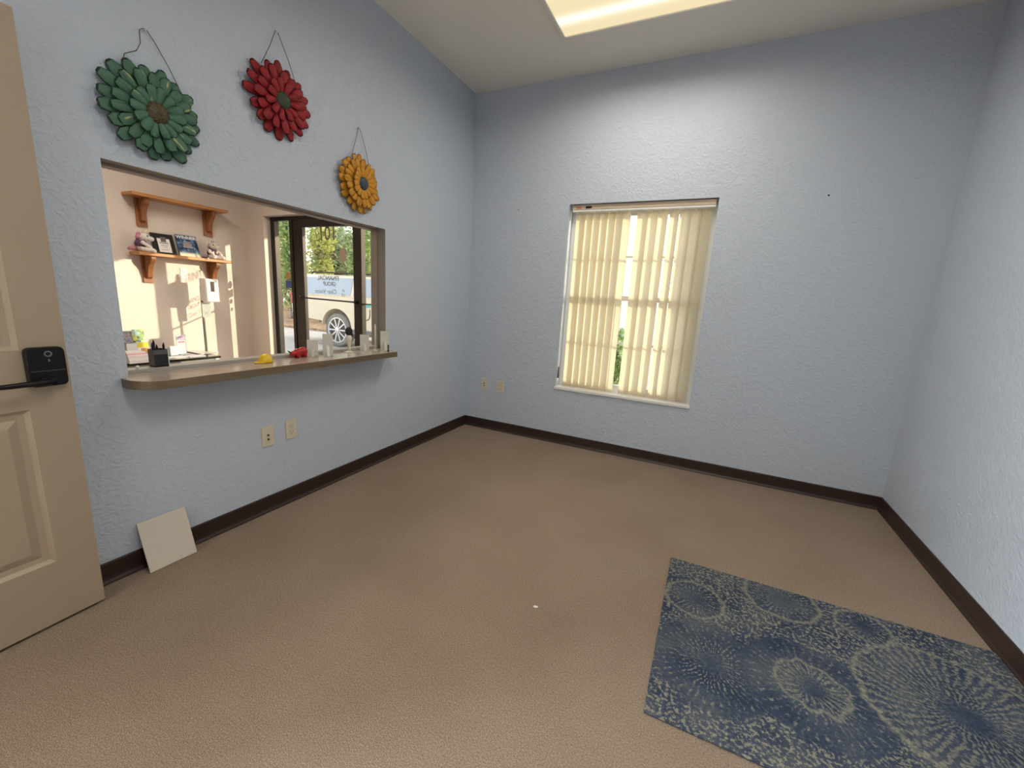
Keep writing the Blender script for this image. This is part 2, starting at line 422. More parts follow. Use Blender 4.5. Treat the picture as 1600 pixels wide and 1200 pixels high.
def troffer(cx, cy, label, power, spread, H=H):
    L2, W2 = 0.608, 0.305
    t = thing('ceiling_light', label, 'ceiling light', (cx, cy, H), group='ceiling troffers')
    f = MB(); k = 0.022; z0, z1 = H - 0.026, H
    f.box(cx - L2, cx - L2 + k, cy - W2, cy + W2, z0, z1); f.box(cx + L2 - k, cx + L2, cy - W2, cy + W2, z0, z1)
    f.box(cx - L2 + k, cx + L2 - k, cy - W2, cy - W2 + k, z0, z1); f.box(cx - L2 + k, cx + L2 - k, cy + W2 - k, cy + W2, z0, z1)
    obj('light_frame', f, M_fix, t, bevel=0.004)
    obj('lens', MB().box(cx - L2 + k, cx + L2 - k, cy - W2 + k, cy + W2 - k, H - 0.018, H - 0.010), M_lens, t)
    la = bpy.data.lights.new('fluorescent_lamp', 'AREA'); la.shape = 'RECTANGLE'; la.size = 2 * (L2 - 0.04); la.size_y = 2 * (W2 - 0.04)
    la.energy = power; la.color = (1.0, 0.925, 0.80); la.spread = rad(spread)
    lo = bpy.data.objects.new('fluorescent_lamp', la); C.objects.link(lo); lo.parent = t; lo.location = (0, 0, -0.021)
troffer(1.585, -0.807, 'lit rectangular ceiling light with warm white lens near the window wall', 17.5, 165)
troffer(2.15, -2.9, 'unseen rectangular ceiling light added at the rear of the room as fill', 25.5, 170)  # rear fixture added out of view to fill the room with light
troffer(-1.75, -1.55, 'lit rectangular ceiling light in the lobby', 28, 165, 2.9)

# ------------------------------------------------------------------ open door on the left
DA = math.atan2(0.055, 0.905)
dr = thing('door_1', 'beige two-panel door standing open against the left wall', 'door', (0.178, -3.757, 0.012), (0, 0, rad(90) + DA))
dr['kind'] = 'structure'
DW, DH, DT = 0.907, 2.025, 0.036      # local: x from hinge to free edge, room face on -y
mb = MB(); st = 0.112
pan = [(0.235, 0.80), (1.00, 1.885)]
# slab with two sunk rectangles on the room face
xs_ = [0, st, DW - st, DW]; zs_ = [0, pan[0][0], pan[0][1], pan[1][0], pan[1][1], DH]
v = {}; verts = []; faces = []
def vid(x, y, z):
    k = (round(x, 5), round(y, 5), round(z, 5))
    if k not in v: v[k] = len(verts); verts.append(k)
    return v[k]
for i in range(3):
    for j in range(5):
        if i == 1 and j in (1, 3): continue
        faces.append((vid(xs_[i], 0, zs_[j]), vid(xs_[i+1], 0, zs_[j]), vid(xs_[i+1], 0, zs_[j+1]), vid(xs_[i], 0, zs_[j+1])))
for (z0, z1) in pan:
    rings = [(0, 0), (0.012, 0.010), (0.030, 0.012), (0.055, 0.003), (0.060, 0.003)]
    prev = None
    for ins, dep in rings:
        r = [vid(st + ins, dep, z0 + ins), vid(DW - st - ins, dep, z0 + ins), vid(DW - st - ins, dep, z1 - ins), vid(st + ins, dep, z1 - ins)]
        if prev:
            for k in range(4): faces.append((prev[k], prev[(k+1) % 4], r[(k+1) % 4], r[k]))
        prev = r
    faces.append(tuple(prev))
b = [vid(0, DT, 0), vid(DW, DT, 0), vid(DW, DT, DH), vid(0, DT, DH)]
faces.append(tuple(b))
bot = [vid(x, 0, 0) for x in xs_]; top = [vid(x, 0, DH) for x in xs_]
faces.append(tuple(bot + [b[1], b[0]])); faces.append(tuple(top + [b[2], b[3]]))
lf_ = [vid(0, 0, z) for z in zs_]; rt_ = [vid(DW, 0, z) for z in zs_]
faces.append(tuple(lf_ + [b[3], b[0]])); faces.append(tuple(rt_ + [b[2], b[1]]))
mb.add(verts, faces)
obj('door_leaf', mb, M_door, dr, local=True, bevel=0.0015)
# keypad lock and lever (local coordinates; -y is the room side)
lk = MB(); r_ = 0.016; x0, x1, z0, z1 = DW - 0.108, DW - 0.014, 0.876, 1.008
poly = []
for cx, cz, a0 in ((x1 - r_, z1 - r_, 0), (x0 + r_, z1 - r_, 90), (x0 + r_, z0 + r_, 180), (x1 - r_, z0 + r_, 270)):
    for k in range(6): a = rad(a0 + 18 * k); poly.append((cx + r_ * math.cos(a), cz + r_ * math.sin(a)))
lk.prism(poly, 'y', -0.026, 0.0)
lock = obj('keypad_lock', lk, M_black, dr, local=True, bevel=0.004)
kp = MB()
kp.box(x0 + 0.006, x1 - 0.006, -0.0275, -0.0255, z0 + 0.052, z0 + 0.055)
obj('keypad_seam', kp, pbr('grey seam', (0.05, 0.05, 0.05), 0.4), lock, local=True)
kp = MB().lathe([(0.010, 0), (0.010, 0.0015), (0.0065, 0.0015), (0.0065, 0.0)], 20, Matrix.Translation((x0 + 0.052, -0.026, z1 - 0.022)) @ Matrix.Rotation(rad(90), 4, 'X'))
kp.box(x0 + 0.050, x0 + 0.054, -0.0275, -0.0258, z1 - 0.048, z1 - 0.040)
obj('lock_emblem', kp, pbr('dim grey print', (0.16, 0.16, 0.16), 0.4), lock, local=True)
zc = z0 + 0.021; xc = x0 + 0.040
lv = MB().lathe([(0.017, 0), (0.017, 0.02), (0.010, 0.026), (0.010, 0.045)], 20, Matrix.Translation((xc, -0.024, zc)) @ Matrix.Rotation(rad(90), 4, 'X'))
lv.tube([(xc + 0.006, -0.062, zc), (xc - 0.03, -0.063, zc), (xc - 0.10, -0.060, zc - 0.001), (xc - 0.128, -0.056, zc - 0.002)], [0.010, 0.0095, 0.0085, 0.0075], 12)
obj('lever_handle', lv, M_black, dr, local=True, smooth=True)

# ------------------------------------------------------------------ counter in the opening
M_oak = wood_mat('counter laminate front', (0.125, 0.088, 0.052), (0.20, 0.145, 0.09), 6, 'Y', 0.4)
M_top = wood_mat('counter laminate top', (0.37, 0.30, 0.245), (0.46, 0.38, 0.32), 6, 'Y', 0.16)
ct = thing('counter', 'wood laminate counter with rounded left end across the pass-through', 'counter', (0.0, -1.9, 0.82))
cr = 0.105; cx1 = 0.152; cy0, cy1 = -2.668, -1.172
poly = [(-0.068, -2.640), (-0.0005, -2.640), (0.0005, cy0)]
for k in range(0, 11):
    a = rad(-90 + 9 * k); poly.append((cx1 - cr + cr * math.cos(a), cy0 + cr + cr * math.sin(a)))
r2 = 0.02
for k in range(0, 6):
    a = rad(18 * k); poly.append((cx1 - r2 + r2 * math.cos(a), cy1 - r2 + r2 * math.sin(a)))
poly += [(0.0005, cy1 + 0.046), (0.0005, -1.139), (-0.068, -1.139)]
poly = [(-0.067, -2.640), (0.0, -2.640), (0.002, cy0)] + poly[3:-3] + [(0.055, cy1 + 0.012), (0.002, cy1 + 0.055), (0.0, -1.140), (-0.067, -1.140)]
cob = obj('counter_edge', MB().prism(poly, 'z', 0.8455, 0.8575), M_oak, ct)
# lower lip only in front of the wall
fpoly = [p for p in poly if p[0] > 0.001]
for me_del in [cob]: bpy.data.objects.remove(me_del)
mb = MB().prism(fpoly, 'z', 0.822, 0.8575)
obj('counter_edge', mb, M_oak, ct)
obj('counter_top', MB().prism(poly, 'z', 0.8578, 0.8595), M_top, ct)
CZ = 0.8595

# ------------------------------------------------------------------ painted metal flowers
def petal_mesh(name, L, wmax, cup, lift, r0):
    """petal along +Y in the XY plane, Z outwards"""
    g = bmesh.new(); n = 10; rows = []
    us = [-1.0, -0.86, -0.55, -0.2, 0.2, 0.55, 0.86, 1.0]
    for i in range(n + 1):
        t_ = i / n if i < n else 1.0
        if i == n - 1: t_ = 0.955
        w = wmax * (0.30 + 0.70 * math.sin(min(1, t_ * 1.12) * PI * 0.62)) if t_ < 0.78 else wmax * 0.965 * math.sqrt(max(0, 1 - ((t_ - 0.76) / 0.245) ** 2)) + 0.0022
        row = []
        for u in us:
            z = lift * t_ - 0.012 * t_ ** 3 + cup * (1 - u * u) * math.sin(PI * min(1, t_ * 0.85 + .12)) - 0.003 * abs(u) ** 6
            row.append(g.verts.new((u * w, r0 + (L - r0) * t_, z)))
        rows.append(row)
    for i in range(n):
        for j in range(len(us) - 1):
            f = g.faces.new((rows[i][j], rows[i][j+1], rows[i+1][j+1], rows[i+1][j]))
            f.material_index = 1 if (j in (0, len(us) - 2) or i == n - 1) else 0     # darker rim
    me = bpy.data.meshes.new(name); g.to_mesh(me); g.free()
    for p in me.polygons: p.use_smooth = True
    return me
def petal_mat(name, base, dark, worn, amt):
    m, nt, out = _m(name)
    b = node(nt, 'ShaderNodeBsdfPrincipled', Roughness=0.5); b.inputs['Specular IOR Level'].default_value = 0.25
    tc = nt.nodes.new('ShaderNodeTexCoord'); oi = nt.nodes.new('ShaderNodeObjectInfo')
    mp = nt.nodes.new('ShaderNodeMapping'); mp.inputs['Scale'].default_value = (60, 9, 20)
    nt.links.new(tc.outputs['Object'], mp.inputs['Vector'])
    ad = node(nt, 'ShaderNodeVectorMath', operation='ADD'); nt.links.new(mp.outputs[0], ad.inputs[0])
    sc_ = node(nt, 'ShaderNodeMath', operation='MULTIPLY'); sc_.inputs[1].default_value = 37.0; nt.links.new(oi.outputs['Random'], sc_.inputs[0]); nt.links.new(sc_.outputs[0], ad.inputs[1])
    n = node(nt, 'ShaderNodeTexNoise', Scale=1.0, Detail=3.0); nt.links.new(ad.outputs[0], n.inputs['Vector'])
    nt.links.new(ramp(nt, n.outputs['Fac'], [(0.25, dark), (0.5, base), (amt, base), (min(1, amt + 0.05), worn)]), b.inputs['Base Color'])
    nt.links.new(b.outputs[0], out.inputs[0]); return m
def flower(label, cy, cz, R, pm, dm, rim, nail, att, nout, kinks=None, seed=1):
    rnd = random.Random(seed)
    cx = 0.012
    t = thing('metal_flower', label, 'wall decoration', (cx, cy, cz), (0, rad(90), 0), 'metal flowers on the wall')
    # local Z -> world +X, local Y -> world Y, local X -> world -Z
    layers = [(nout - 1, R, R * 0.134, 0.008, 0.020, 0.05, 0.002), (nout - 2, R * 0.82, R * 0.120, 0.009, 0.032, 0.05, 0.014), (nout - 6, R * 0.54, R * 0.105, 0.009, 0.032, 0.03, 0.028)]
    for li, (n, L, w, cup, lift, r0, z0) in enumerate(layers):
        me = petal_mesh('petal', L, w, cup, lift, r0 * 0.5)
        me.materials.append(pm); me.materials.append(rim)
        for k in range(n):
            p = bpy.data.objects.new('petal', me); C.objects.link(p); p.parent = t
            p.location = (0, 0, z0 + 0.0015 * (k % 2) )
            s = rnd.uniform(0.93, 1.04)
            p.scale = (rnd.uniform(0.92, 1.08), s, 1)
            p.rotation_euler = (rnd.uniform(-.07, .07), rnd.uniform(-.10, .10), 2 * PI * (k + 0.5 * (li % 2)) / n + rnd.uniform(-.025, .025))
            so = p.modifiers.new('thickness', 'SOLIDIFY'); so.thickness = 0.0022
    rd = R * 0.235
    d = MB().lathe([(rd * 0.96, 0.026), (rd, 0.036), (rd * 0.93, 0.045), (rd * 0.7, 0.053), (rd * 0.4, 0.0575), (rd * 0.05, 0.059)], 28)
    for k in range(70):
        rr = rd * 0.9 * math.sqrt((k + .5) / 70); a = k * 2.39996
        zz = 0.059 - 0.014 * (rr / rd) ** 2
        d.ell((rr * math.cos(a), rr * math.sin(a), zz), (rd * 0.07, rd * 0.07, 0.0022), 6, 4)
    obj('flower_center', d, dm, t, local=True, smooth=True)
    w = MB(); a1, a2 = att
    pl = kinks[0] if kinks else [(0.020, a1[0], a1[1]), (0.015, a1[0] * .45 + nail[0] * .55, a1[1] * .45 + nail[1] * .55)]
    pr_ = kinks[1] if kinks else [(0.016, a2[0] * .5 + nail[0] * .5 + .008, a2[1] * .5 + nail[1] * .5), (0.020, a2[0], a2[1])]
    w.tube(pl + [(0.010, nail[0] - 0.006, nail[1] + 0.001), (0.010, nail[0] + 0.006, nail[1] + 0.001)] + pr_, 0.0014, 6)
    obj('hanging_wire', w, M_wire, t)
    nl = MB().lathe([(0.0035, 0), (0.0035, 0.0015), (0.0014, 0.002), (0.0014, 0.016)], 10, Matrix.Translation((0.015, nail[0], nail[1] - 0.002)) @ Matrix.Rotation(rad(-90), 4, 'Y'))
    return t, nl
P_green = petal_mat('worn green paint', (0.076, 0.172, 0.118), (0.038, 0.098, 0.066), (0.42, 0.44, 0.20), 0.665)
P_red = petal_mat('red paint', (0.31, 0.019, 0.025), (0.17, 0.012, 0.015), (0.24, 0.045, 0.025), 0.70)
P_yel = petal_mat('ochre paint', (0.60, 0.280, 0.028), (0.36, 0.150, 0.016), (0.48, 0.25, 0.05), 0.66)
D_green = pbr('brown studded disc', (0.085, 0.060, 0.025), 0.5, noise=(160, 0.5))
D_red = pbr('dark green disc', (0.05, 0.065, 0.035), 0.5, noise=(140, 0.4))
D_yel = pbr('slate blue disc', (0.05, 0.075, 0.10), 0.5, noise=(140, 0.4))
_, n1 = flower('green painted metal flower with brown centre above the pass-through, leftmost of the three', -2.468, 1.908, 0.178, P_green, D_green, pbr('dark rim green', (0.022, 0.045, 0.028), 0.6, spec=0.2), (-2.461, 2.207),
       ((-2.548, 2.06), (-2.345, 2.01)), 20,
       ([(0.022, -2.550, 2.052), (0.020, -2.540, 2.085), (0.016, -2.500, 2.115), (0.013, -2.482, 2.150), (0.011, -2.480, 2.196)],
        [(0.012, -2.435, 2.180), (0.015, -2.395, 2.110), (0.018, -2.365, 2.045), (0.022, -2.338, 1.985)]), 3)
_, n2 = flower('red painted metal flower with dark green centre, middle of the three', -1.915, 2.178, 0.178, P_red, D_red, pbr('dark rim red', (0.075, 0.008, 0.009), 0.6, spec=0.2), (-1.902, 2.494),
       ((-1.998, 2.31), (-1.81, 2.29)), 17, None, 5)
_, n3 = flower('ochre yellow metal flower with blue centre, nearest the window wall', -1.388, 1.925, 0.172, P_yel, D_yel, pbr('dark rim yel', (0.30, 0.12, 0.016), 0.6, spec=0.2), (-1.374, 2.252),
       ((-1.452, 2.06), (-1.30, 2.04)), 21, None, 8)
for nm, nl in (('green', n1), ('red', n2), ('yellow', n3)):
    tag(obj('nail', nl, M_metal), 'small nail holding up the wire of the %s metal flower' % nm, 'nail', 'nails above the flowers')

# ------------------------------------------------------------------ wall plates
def plate(kind, label, M, group, pm=None):
    """M maps local (x right, y up, z out of the wall)"""
    nm = 'power_outlet' if kind == 'duplex' else 'cable_wall_plate'
    pm = pm or M_ivory
    t = thing(nm, label, 'outlet' if kind == 'duplex' else 'wall plate', M.to_translation(), group=group)
    g = MB().box(-0.035, 0.035, -0.057, 0.057, 0.0, 0.0055); g.bm.transform(M)
    pl = obj('cover_plate', g, pm, t, bevel=0.0025)
    if kind == 'duplex':
        for s in (-1, 1):
            g = MB(); pts = []
            for k in range(20):
                a = 2 * PI * k / 20
                pts.append((0.0172 * math.cos(a), max(-0.0135, min(0.0135, 0.0172 * math.sin(a))) + s * 0.0195))
            g.prism(pts, 'z', 0.004, 0.0072); g.bm.transform(M)
            rc = obj('receptacle', g, pm, t)
            g = MB()
            g.box(-0.0078, -0.0054, s * 0.0195 - 0.001, s * 0.0195 + 0.008, 0.0070, 0.0076)
            g.box(0.0054, 0.0078, s * 0.0195 - 0.001, s * 0.0195 + 0.007, 0.0070, 0.0076)
            g.lathe([(0.0026, 0.0070), (0.0026, 0.0076)], 10, Matrix.Translation((0, s * 0.0195 - 0.0075, 0))); g.bm.transform(M)
            obj('slots', g, M_dark, rc)
        g = MB().lathe([(0.003, 0.005), (0.003, 0.0065), (0.001, 0.007)], 10); g.bm.transform(M); obj('screw', g, M_metal, t)
    else:
        for s in (0.008, -0.016):
            g = MB().lathe([(0.0058, 0.005), (0.0058, 0.0085), (0.0040, 0.009), (0.0040, 0.012)], 12, Matrix.Translation((0, s, 0))); g.bm.transform(M)
            obj('jack', g, M_dark, t)
        for s in (0.042, -0.042):
            g = MB().lathe([(0.003, 0.005), (0.003, 0.0065)], 8, Matrix.Translation((0, s, 0))); g.bm.transform(M); obj('screw', g, M_ivory, t)
    return t
ML = lambda y, z: basis((0, 1, 0), (0, 0, 1), (1, 0, 0), (0.0, y, z))
MBk = lambda x, z: basis((1, 0, 0), (0, 0, 1), (0, -1, 0), (x, 0.0, z))
plate('cable', 'ivory two-jack wall plate under the counter, left of the outlet there', ML(-2.070, 0.444), 'wall plates with two jacks')
plate('duplex', 'ivory duplex outlet on the left wall below the counter', ML(-1.927, 0.450), 'duplex outlets')
plate('cable', 'ivory two-jack wall plate on the window wall beside the corner', MBk(0.212, 0.447), 'wall plates with two jacks')
plate('duplex', 'ivory duplex outlet on the window wall, between wall plate and window', MBk(0.391, 0.441), 'duplex outlets')
plate('duplex', 'white outlet on the sunlit lobby wall under the lower shelf', basis((0, 1, 0), (0, 0, 1), (1, 0, 0), (LX, -0.742, 1.352)), 'duplex outlets', pbr('white outlet plastic', (0.92, 0.93, 0.90), 0.3))

tag(obj('screw', MB().lathe([(0.006, 0), (0.005, 0.003), (0.002, 0.004)], 10, Matrix.Translation((2.706, 0, 2.049)) @ Matrix.Rotation(rad(90), 4, 'X')), M_dark),
    'small dark screw in the window wall to the upper right of the blinds', 'screw', 'screws in the window wall')
tag(obj('screw', MB().lathe([(0.0045, 0), (0.004, 0.002), (0.0015, 0.003)], 10, Matrix.Translation((0.474, 0, 2.041)) @ Matrix.Rotation(rad(90), 4, 'X')), M_dark),
    'tiny dark screw in the window wall to the upper left of the blinds', 'screw', 'screws in the window wall')

# ------------------------------------------------------------------ board leaning on the wall, lint, rug
ang = math.atan2(0.068, 0.216)
bd = MB().box(-0.0025, 0.0025, -0.092, 0.092, 0.0, 0.2265)
bo = obj('white_board', bd, pbr('white glazed board', (0.62, 0.55, 0.47), 0.35), bevel=0.001)
bo.location = (0.0765, -2.593, 0.0015); bo.rotation_euler = (0, -ang, rad(0))
tag(bo, 'small square white board leaning on the left wall beside the door', 'board')
lt = MB(); lt.ell((0, 0, 0.003), (0.009, 0.006, 0.003), 10, 6); lt.ell((0.006, 0.005, 0.002), (0.006, 0.004, 0.002), 8, 5)
lo = obj('lint_scrap', lt, M_paper, smooth=True); lo.location = (1.632, -2.030, 0.0)
tag(lo, 'tiny white scrap lying on the open carpet', 'scrap')

def rug_mat():
    m, nt, out = _m('blue medallion rug')
    L = nt.links
    b = node(nt, 'ShaderNodeBsdfPrincipled', Roughness=0.95); b.inputs['Specular IOR Level'].default_value = 0.08
    geo = nt.nodes.new('ShaderNodeTexCoord')
    # rug object is at the world origin: object coordinates are metres in the room
    warp = node(nt, 'ShaderNodeTexNoise', Scale=14.0, Detail=3.0); L.new(geo.outputs['Object'], warp.inputs['Vector'])
    wv = node(nt, 'ShaderNodeVectorMath', operation='MULTIPLY_ADD'); wv.inputs[1].default_value = (0.05, 0.05, 0); L.new(warp.outputs['Color'], wv.inputs[0]); L.new(geo.outputs['Object'], wv.inputs[2])
    sep = nt.nodes.new('ShaderNodeSeparateXYZ'); L.new(wv.outputs[0], sep.inputs[0])
    def M_(op, a, bb=None, cc=None):
        n = nt.nodes.new('ShaderNodeMath'); n.operation = op
        for i, q in enumerate((a, bb, cc)):
            if q is None: continue
            if isinstance(q, (int, float)): n.inputs[i].default_value = q
            else: L.new(q, n.inputs[i])
        return n.outputs[0]
    def sstep(x, e0, e1):
        n = nt.nodes.new('ShaderNodeMapRange'); n.interpolation_type = 'SMOOTHSTEP'
        n.inputs['From Min'].default_value = e0; n.inputs['From Max'].default_value = e1
        L.new(x, n.inputs['Value']); return n.outputs['Result']
    fine = node(nt, 'ShaderNodeTexNoise', Scale=85.0, Detail=3.0, Roughness=0.65); L.new(geo.outputs['Object'], fine.inputs['Vector'])
    mid = node(nt, 'ShaderNodeTexNoise', Scale=30.0, Detail=3.0, Distortion=1.6); L.new(geo.outputs['Object'], mid.inputs['Vector'])
    fn, md = fine.outputs['Fac'], mid.outputs['Fac']
    # base field of specks: dark blue with cream flecks
    cream = sstep(M_('ADD', M_('MULTIPLY', fn, 0.75), M_('MULTIPLY', md, 0.35)), 0.545, 0.63)
    dx0 = None
    def polar(cx, cy):
        dx = M_('SUBTRACT', sep.outputs['X'], cx + 0.025); dy = M_('SUBTRACT', sep.outputs['Y'], cy + 0.025)
        r = M_('SQRT', M_('ADD', M_('MULTIPLY', dx, dx), M_('MULTIPLY', dy, dy)))
        return r, M_('ARCTAN2', dy, dx)
    def petals(th, n, r, k=0.0):
        return M_('ADD', 0.5, M_('MULTIPLY', 0.5, M_('SINE', M_('ADD', M_('MULTIPLY', th, n), M_('MULTIPLY', r, k)))))
    def ring(r, r0, w):
        d = M_('DIVIDE', M_('ABSOLUTE', M_('SUBTRACT', r, r0)), w)
        return M_('SUBTRACT', 1.0, M_('MINIMUM', 1.0, d))
    def mixv(a, bb, f): return M_('ADD', M_('MULTIPLY', a, M_('SUBTRACT', 1.0, f)), M_('MULTIPLY', bb, f))
    val = cream
    # big dark medallions with radial dashes; (cx, cy, R)
    for (cx, cy, R_, n_) in ((2.305, -1.985, 0.205, 44), (2.625, -1.930, 0.22, 40)):
        r, th = polar(cx, cy)
        inside = sstep(r, R_ + 0.012, R_ - 0.012)
        dash = M_('MULTIPLY', M_('MULTIPLY', sstep(petals(th, n_, r), 0.55, 0.9), sstep(fn, 0.44, 0.60)), M_('MAXIMUM', M_('MULTIPLY', ring(r, R_ * 0.42, 0.075), 1.3), M_('MULTIPLY', ring(r, R_ * 0.82, 0.03), 0.9)))
        val = mixv(val, M_('MULTIPLY', dash, 1.0), inside)
    # scalloped cream flower in the middle
    r, th = polar(2.620, -1.915)
    rr = M_('SUBTRACT', r, M_('MULTIPLY', 0.014, M_('ABSOLUTE', M_('SINE', M_('MULTIPLY', th, 4.5)))))
    fl = M_('MAXIMUM', ring(rr, 0.098, 0.011), M_('MULTIPLY', M_('MULTIPLY', sstep(petals(th, 22, r), 0.55, 0.85), ring(r, 0.070, 0.035)), 0.9))
    val = M_('MAXIMUM', val, M_('MULTIPLY', fl, sstep(r, 0.13, 0.12)))
    # large pale medallion on the right
    r, th = polar(3.065, -1.800)
    rr = M_('SUBTRACT', r, M_('MULTIPLY', 0.012, M_('ABSOLUTE', M_('SINE', M_('MULTIPLY', th, 9.0)))))
    inside = sstep(rr, 0.305, 0.285)
    body = M_('ADD', M_('MULTIPLY', sstep(M_('ADD', M_('MULTIPLY', petals(th, 48, r, 30), 0.22), M_('MULTIPLY', fn, 1.0)), 0.54, 0.76), 0.72), M_('MULTIPLY', ring(rr, 0.285, 0.016), 0.8))
    body = M_('MULTIPLY', body, sstep(r, 0.03, 0.09))
    val = mixv(val, M_('MINIMUM', body, 1.0), inside)
    # small medallions along the far edge
    for (cx, cy, R_, n_) in ((2.235, -1.640, 0.125, 30), (2.585, -1.440, 0.155, 36), (2.88, -1.46, 0.10, 26)):
        r, th = polar(cx, cy)
        inside = sstep(r, R_ + 0.01, R_ - 0.01)
        pt = M_('ADD', M_('MULTIPLY', M_('MULTIPLY', sstep(petals(th, n_, r, 8), 0.30, 0.85), sstep(fn, 0.42, 0.58)), ring(r, R_ * 0.6, R_ * 0.45)), ring(r, R_ * 0.93, 0.014))
        val = mixv(val, M_('MINIMUM', pt, 1.0), inside)
    tone = node(nt, 'ShaderNodeTexNoise', Scale=6.0, Detail=2.0); L.new(geo.outputs['Object'], tone.inputs['Vector'])
    darkc = ramp(nt, M_('ADD', M_('MULTIPLY', tone.outputs['Fac'], 0.6), M_('MULTIPLY', fn, 0.4)), [(0.38, (0.029, 0.041, 0.074)), (0.5, (0.050, 0.064, 0.094)), (0.60, (0.080, 0.090, 0.108))])
    lightc = ramp(nt, fn, [(0.35, (0.115, 0.125, 0.120)), (0.6, (0.240, 0.226, 0.172))])
    mx = node(nt, 'ShaderNodeMix', data_type='RGBA'); L.new(val, mx.inputs[0]); L.new(darkc, mx.inputs[6]); L.new(lightc, mx.inputs[7])
    L.new(mx.outputs[2], b.inputs['Base Color'])
    bp = node(nt, 'ShaderNodeBump', Strength=0.5, Distance=0.003); n3 = node(nt, 'ShaderNodeTexNoise', Scale=260.0, Detail=2.0); L.new(geo.outputs['Object'], n3.inputs['Vector'])
    L.new(n3.outputs['Fac'], bp.inputs['Height']); L.new(bp.outputs['Normal'], b.inputs['Normal'])
    L.new(b.outputs[0], out.inputs[0]); return m
rg = thing('rug', 'blue and cream medallion area rug on the carpet by the right wall', 'rug', (0, 0, 0))
obj('rug_pile', MB().box(2.112, 3.322, -2.288, -1.360, 0.004, 0.012), rug_mat(), rg, bevel=0.003)
obj('rug_backing', MB().box(2.114, 3.320, -2.286, -1.362, 0.0005, 0.0045), pbr('dark rug backing', (0.05, 0.05, 0.055), 0.9), rg)

# ------------------------------------------------------------------ things on the counter
# yellow mini cap
t = thing('toy_hat', 'small yellow toy hat with brim on the left part of the counter', 'toy', (0.005, -2.075, CZ))
g = MB(); g.ell((0.005, -2.058, CZ + 0.006), (0.034, 0.036, 0.040), 20, 12)
for vv in g.bm.verts:
    if vv.co.z < CZ + 0.001: vv.co.z = CZ + 0.001
obj('crown', g, pbr('yellow plastic', (0.82, 0.52, 0.02), 0.35), t, smooth=True)
g = MB(); pts = []
for k in range(13):
    a = rad(90 + 15 * k); pts.append((0.005 + 0.030 * math.sin(a - rad(90) - rad(90)) , -2.085 - 0.034 * abs(math.cos(a - rad(180))) ))
pts = [(0.005 + 0.031 * math.cos(rad(180 + 15 * k)), -2.078 + 0.040 * math.sin(rad(180 + 15 * k))) for k in range(13)]
g.prism(pts, 'z', CZ + 0.001, CZ + 0.006)
obj('brim', g, pbr('yellow plastic', (0.82, 0.52, 0.02), 0.35), t, bevel=0.002)
# red toy animal
t = thing('toy_animal', 'small red toy animal with dark pointed horn standing on the counter', 'toy', (-0.03, -1.82, CZ))
g = MB(); cx, cz = -0.030, CZ
g.ell((cx, -1.805, cz + 0.034), (0.026, 0.030, 0.027)); g.ell((cx, -1.836, cz + 0.031), (0.024, 0.026, 0.024)); g.ell((cx, -1.866, cz + 0.026), (0.016, 0.022, 0.016))
for dy in (-1.842, -1.798):
    for dx in (-0.013, 0.013): g.tube([(cx + dx, dy, cz + 0.0005), (cx + dx, dy, cz + 0.024)], [0.0095, 0.011], 10)
obj('body', g, pbr('glossy red plastic', (0.42, 0.012, 0.014), 0.28), t, remesh=0.0028)
obj('horn', MB().tube([(cx, -1.878, cz + 0.030), (cx, -1.890, cz + 0.038), (cx, -1.903, cz + 0.048)], [0.006, 0.004, 0.0012], 8), pbr('dark horn', (0.03, 0.012, 0.012), 0.4), t, smooth=True)
# card holders seen from the back
def holder(label, x, y, hgt, wid, lean):
    t = thing('card_holder', label, 'card holder', (x, y, CZ), (0, 0, rad(-38)), 'clear card holders on the counter')
    g = MB().prism([(-0.024, 0.0), (-0.021, 0.0), (-0.021 + lean, hgt), (-0.024 + lean, hgt)], 'y', -wid / 2, wid / 2)
    # prism on 'y' takes (x, z) points
    obj('back_panel', g, M_acrylic, t, local=True, bevel=0.0008)
    g = MB().box(-0.021, 0.022, -wid / 2, wid / 2, 0.0, 0.003); obj('base', g, M_acrylic, t, local=True, bevel=0.0008)
    g = MB().prism([(0.019, 0.0), (0.022, 0.0), (-0.008, hgt * 0.45), (-0.011, hgt * 0.45)], 'y', -wid * 0.14, wid * 0.14); obj('support_leg', g, M_acrylic, t, local=True, bevel=0.0008)
    return t
holder('clear card holder on the counter just right of the red toy animal', -0.008, -1.752, 0.098, 0.062, -0.010)
holder('taller clear card holder between the shorter one and the black-topped stand', 0.030, -1.672, 0.135, 0.058, -0.010)
holder('clear card holder at the right end of the counter, left of the white stick', -0.004, -1.335, 0.110, 0.060, -0.008)
holder('tall clear card holder at the far right end of the counter', 0.066, -1.212, 0.135, 0.060, -0.006)
# black-topped stand
t = thing('desk_stand', 'white stemmed stand with round black top on the counter', 'stand', (-0.018, -1.462, CZ))
Mt = Matrix.Translation((-0.018, -1.462, CZ))
M_milk = pbr('milky plastic', (0.80, 0.77, 0.66), 0.3, trans=0.2)
obj('base', MB().lathe([(0.033, 0), (0.033, 0.003), (0.016, 0.007), (0.010, 0.012)], 24, Mt), M_milk, t, smooth=True)
obj('stem', MB().lathe([(0.011, 0.010), (0.009, 0.03), (0.012, 0.055), (0.018, 0.085), (0.019, 0.115)], 20, Mt), M_milk, t, smooth=True)
g = MB(); g.ell((-0.018, -1.462, CZ + 0.140), (0.024, 0.024, 0.029), 20, 12); g.ell((-0.010, -1.452, CZ + 0.118), (0.014, 0.014, 0.017), 14, 8)
obj('black_top', g, pbr('black bristle', (0.012, 0.010, 0.014), 0.6, bump=(300, 0.6, 0.003)), t, smooth=True)
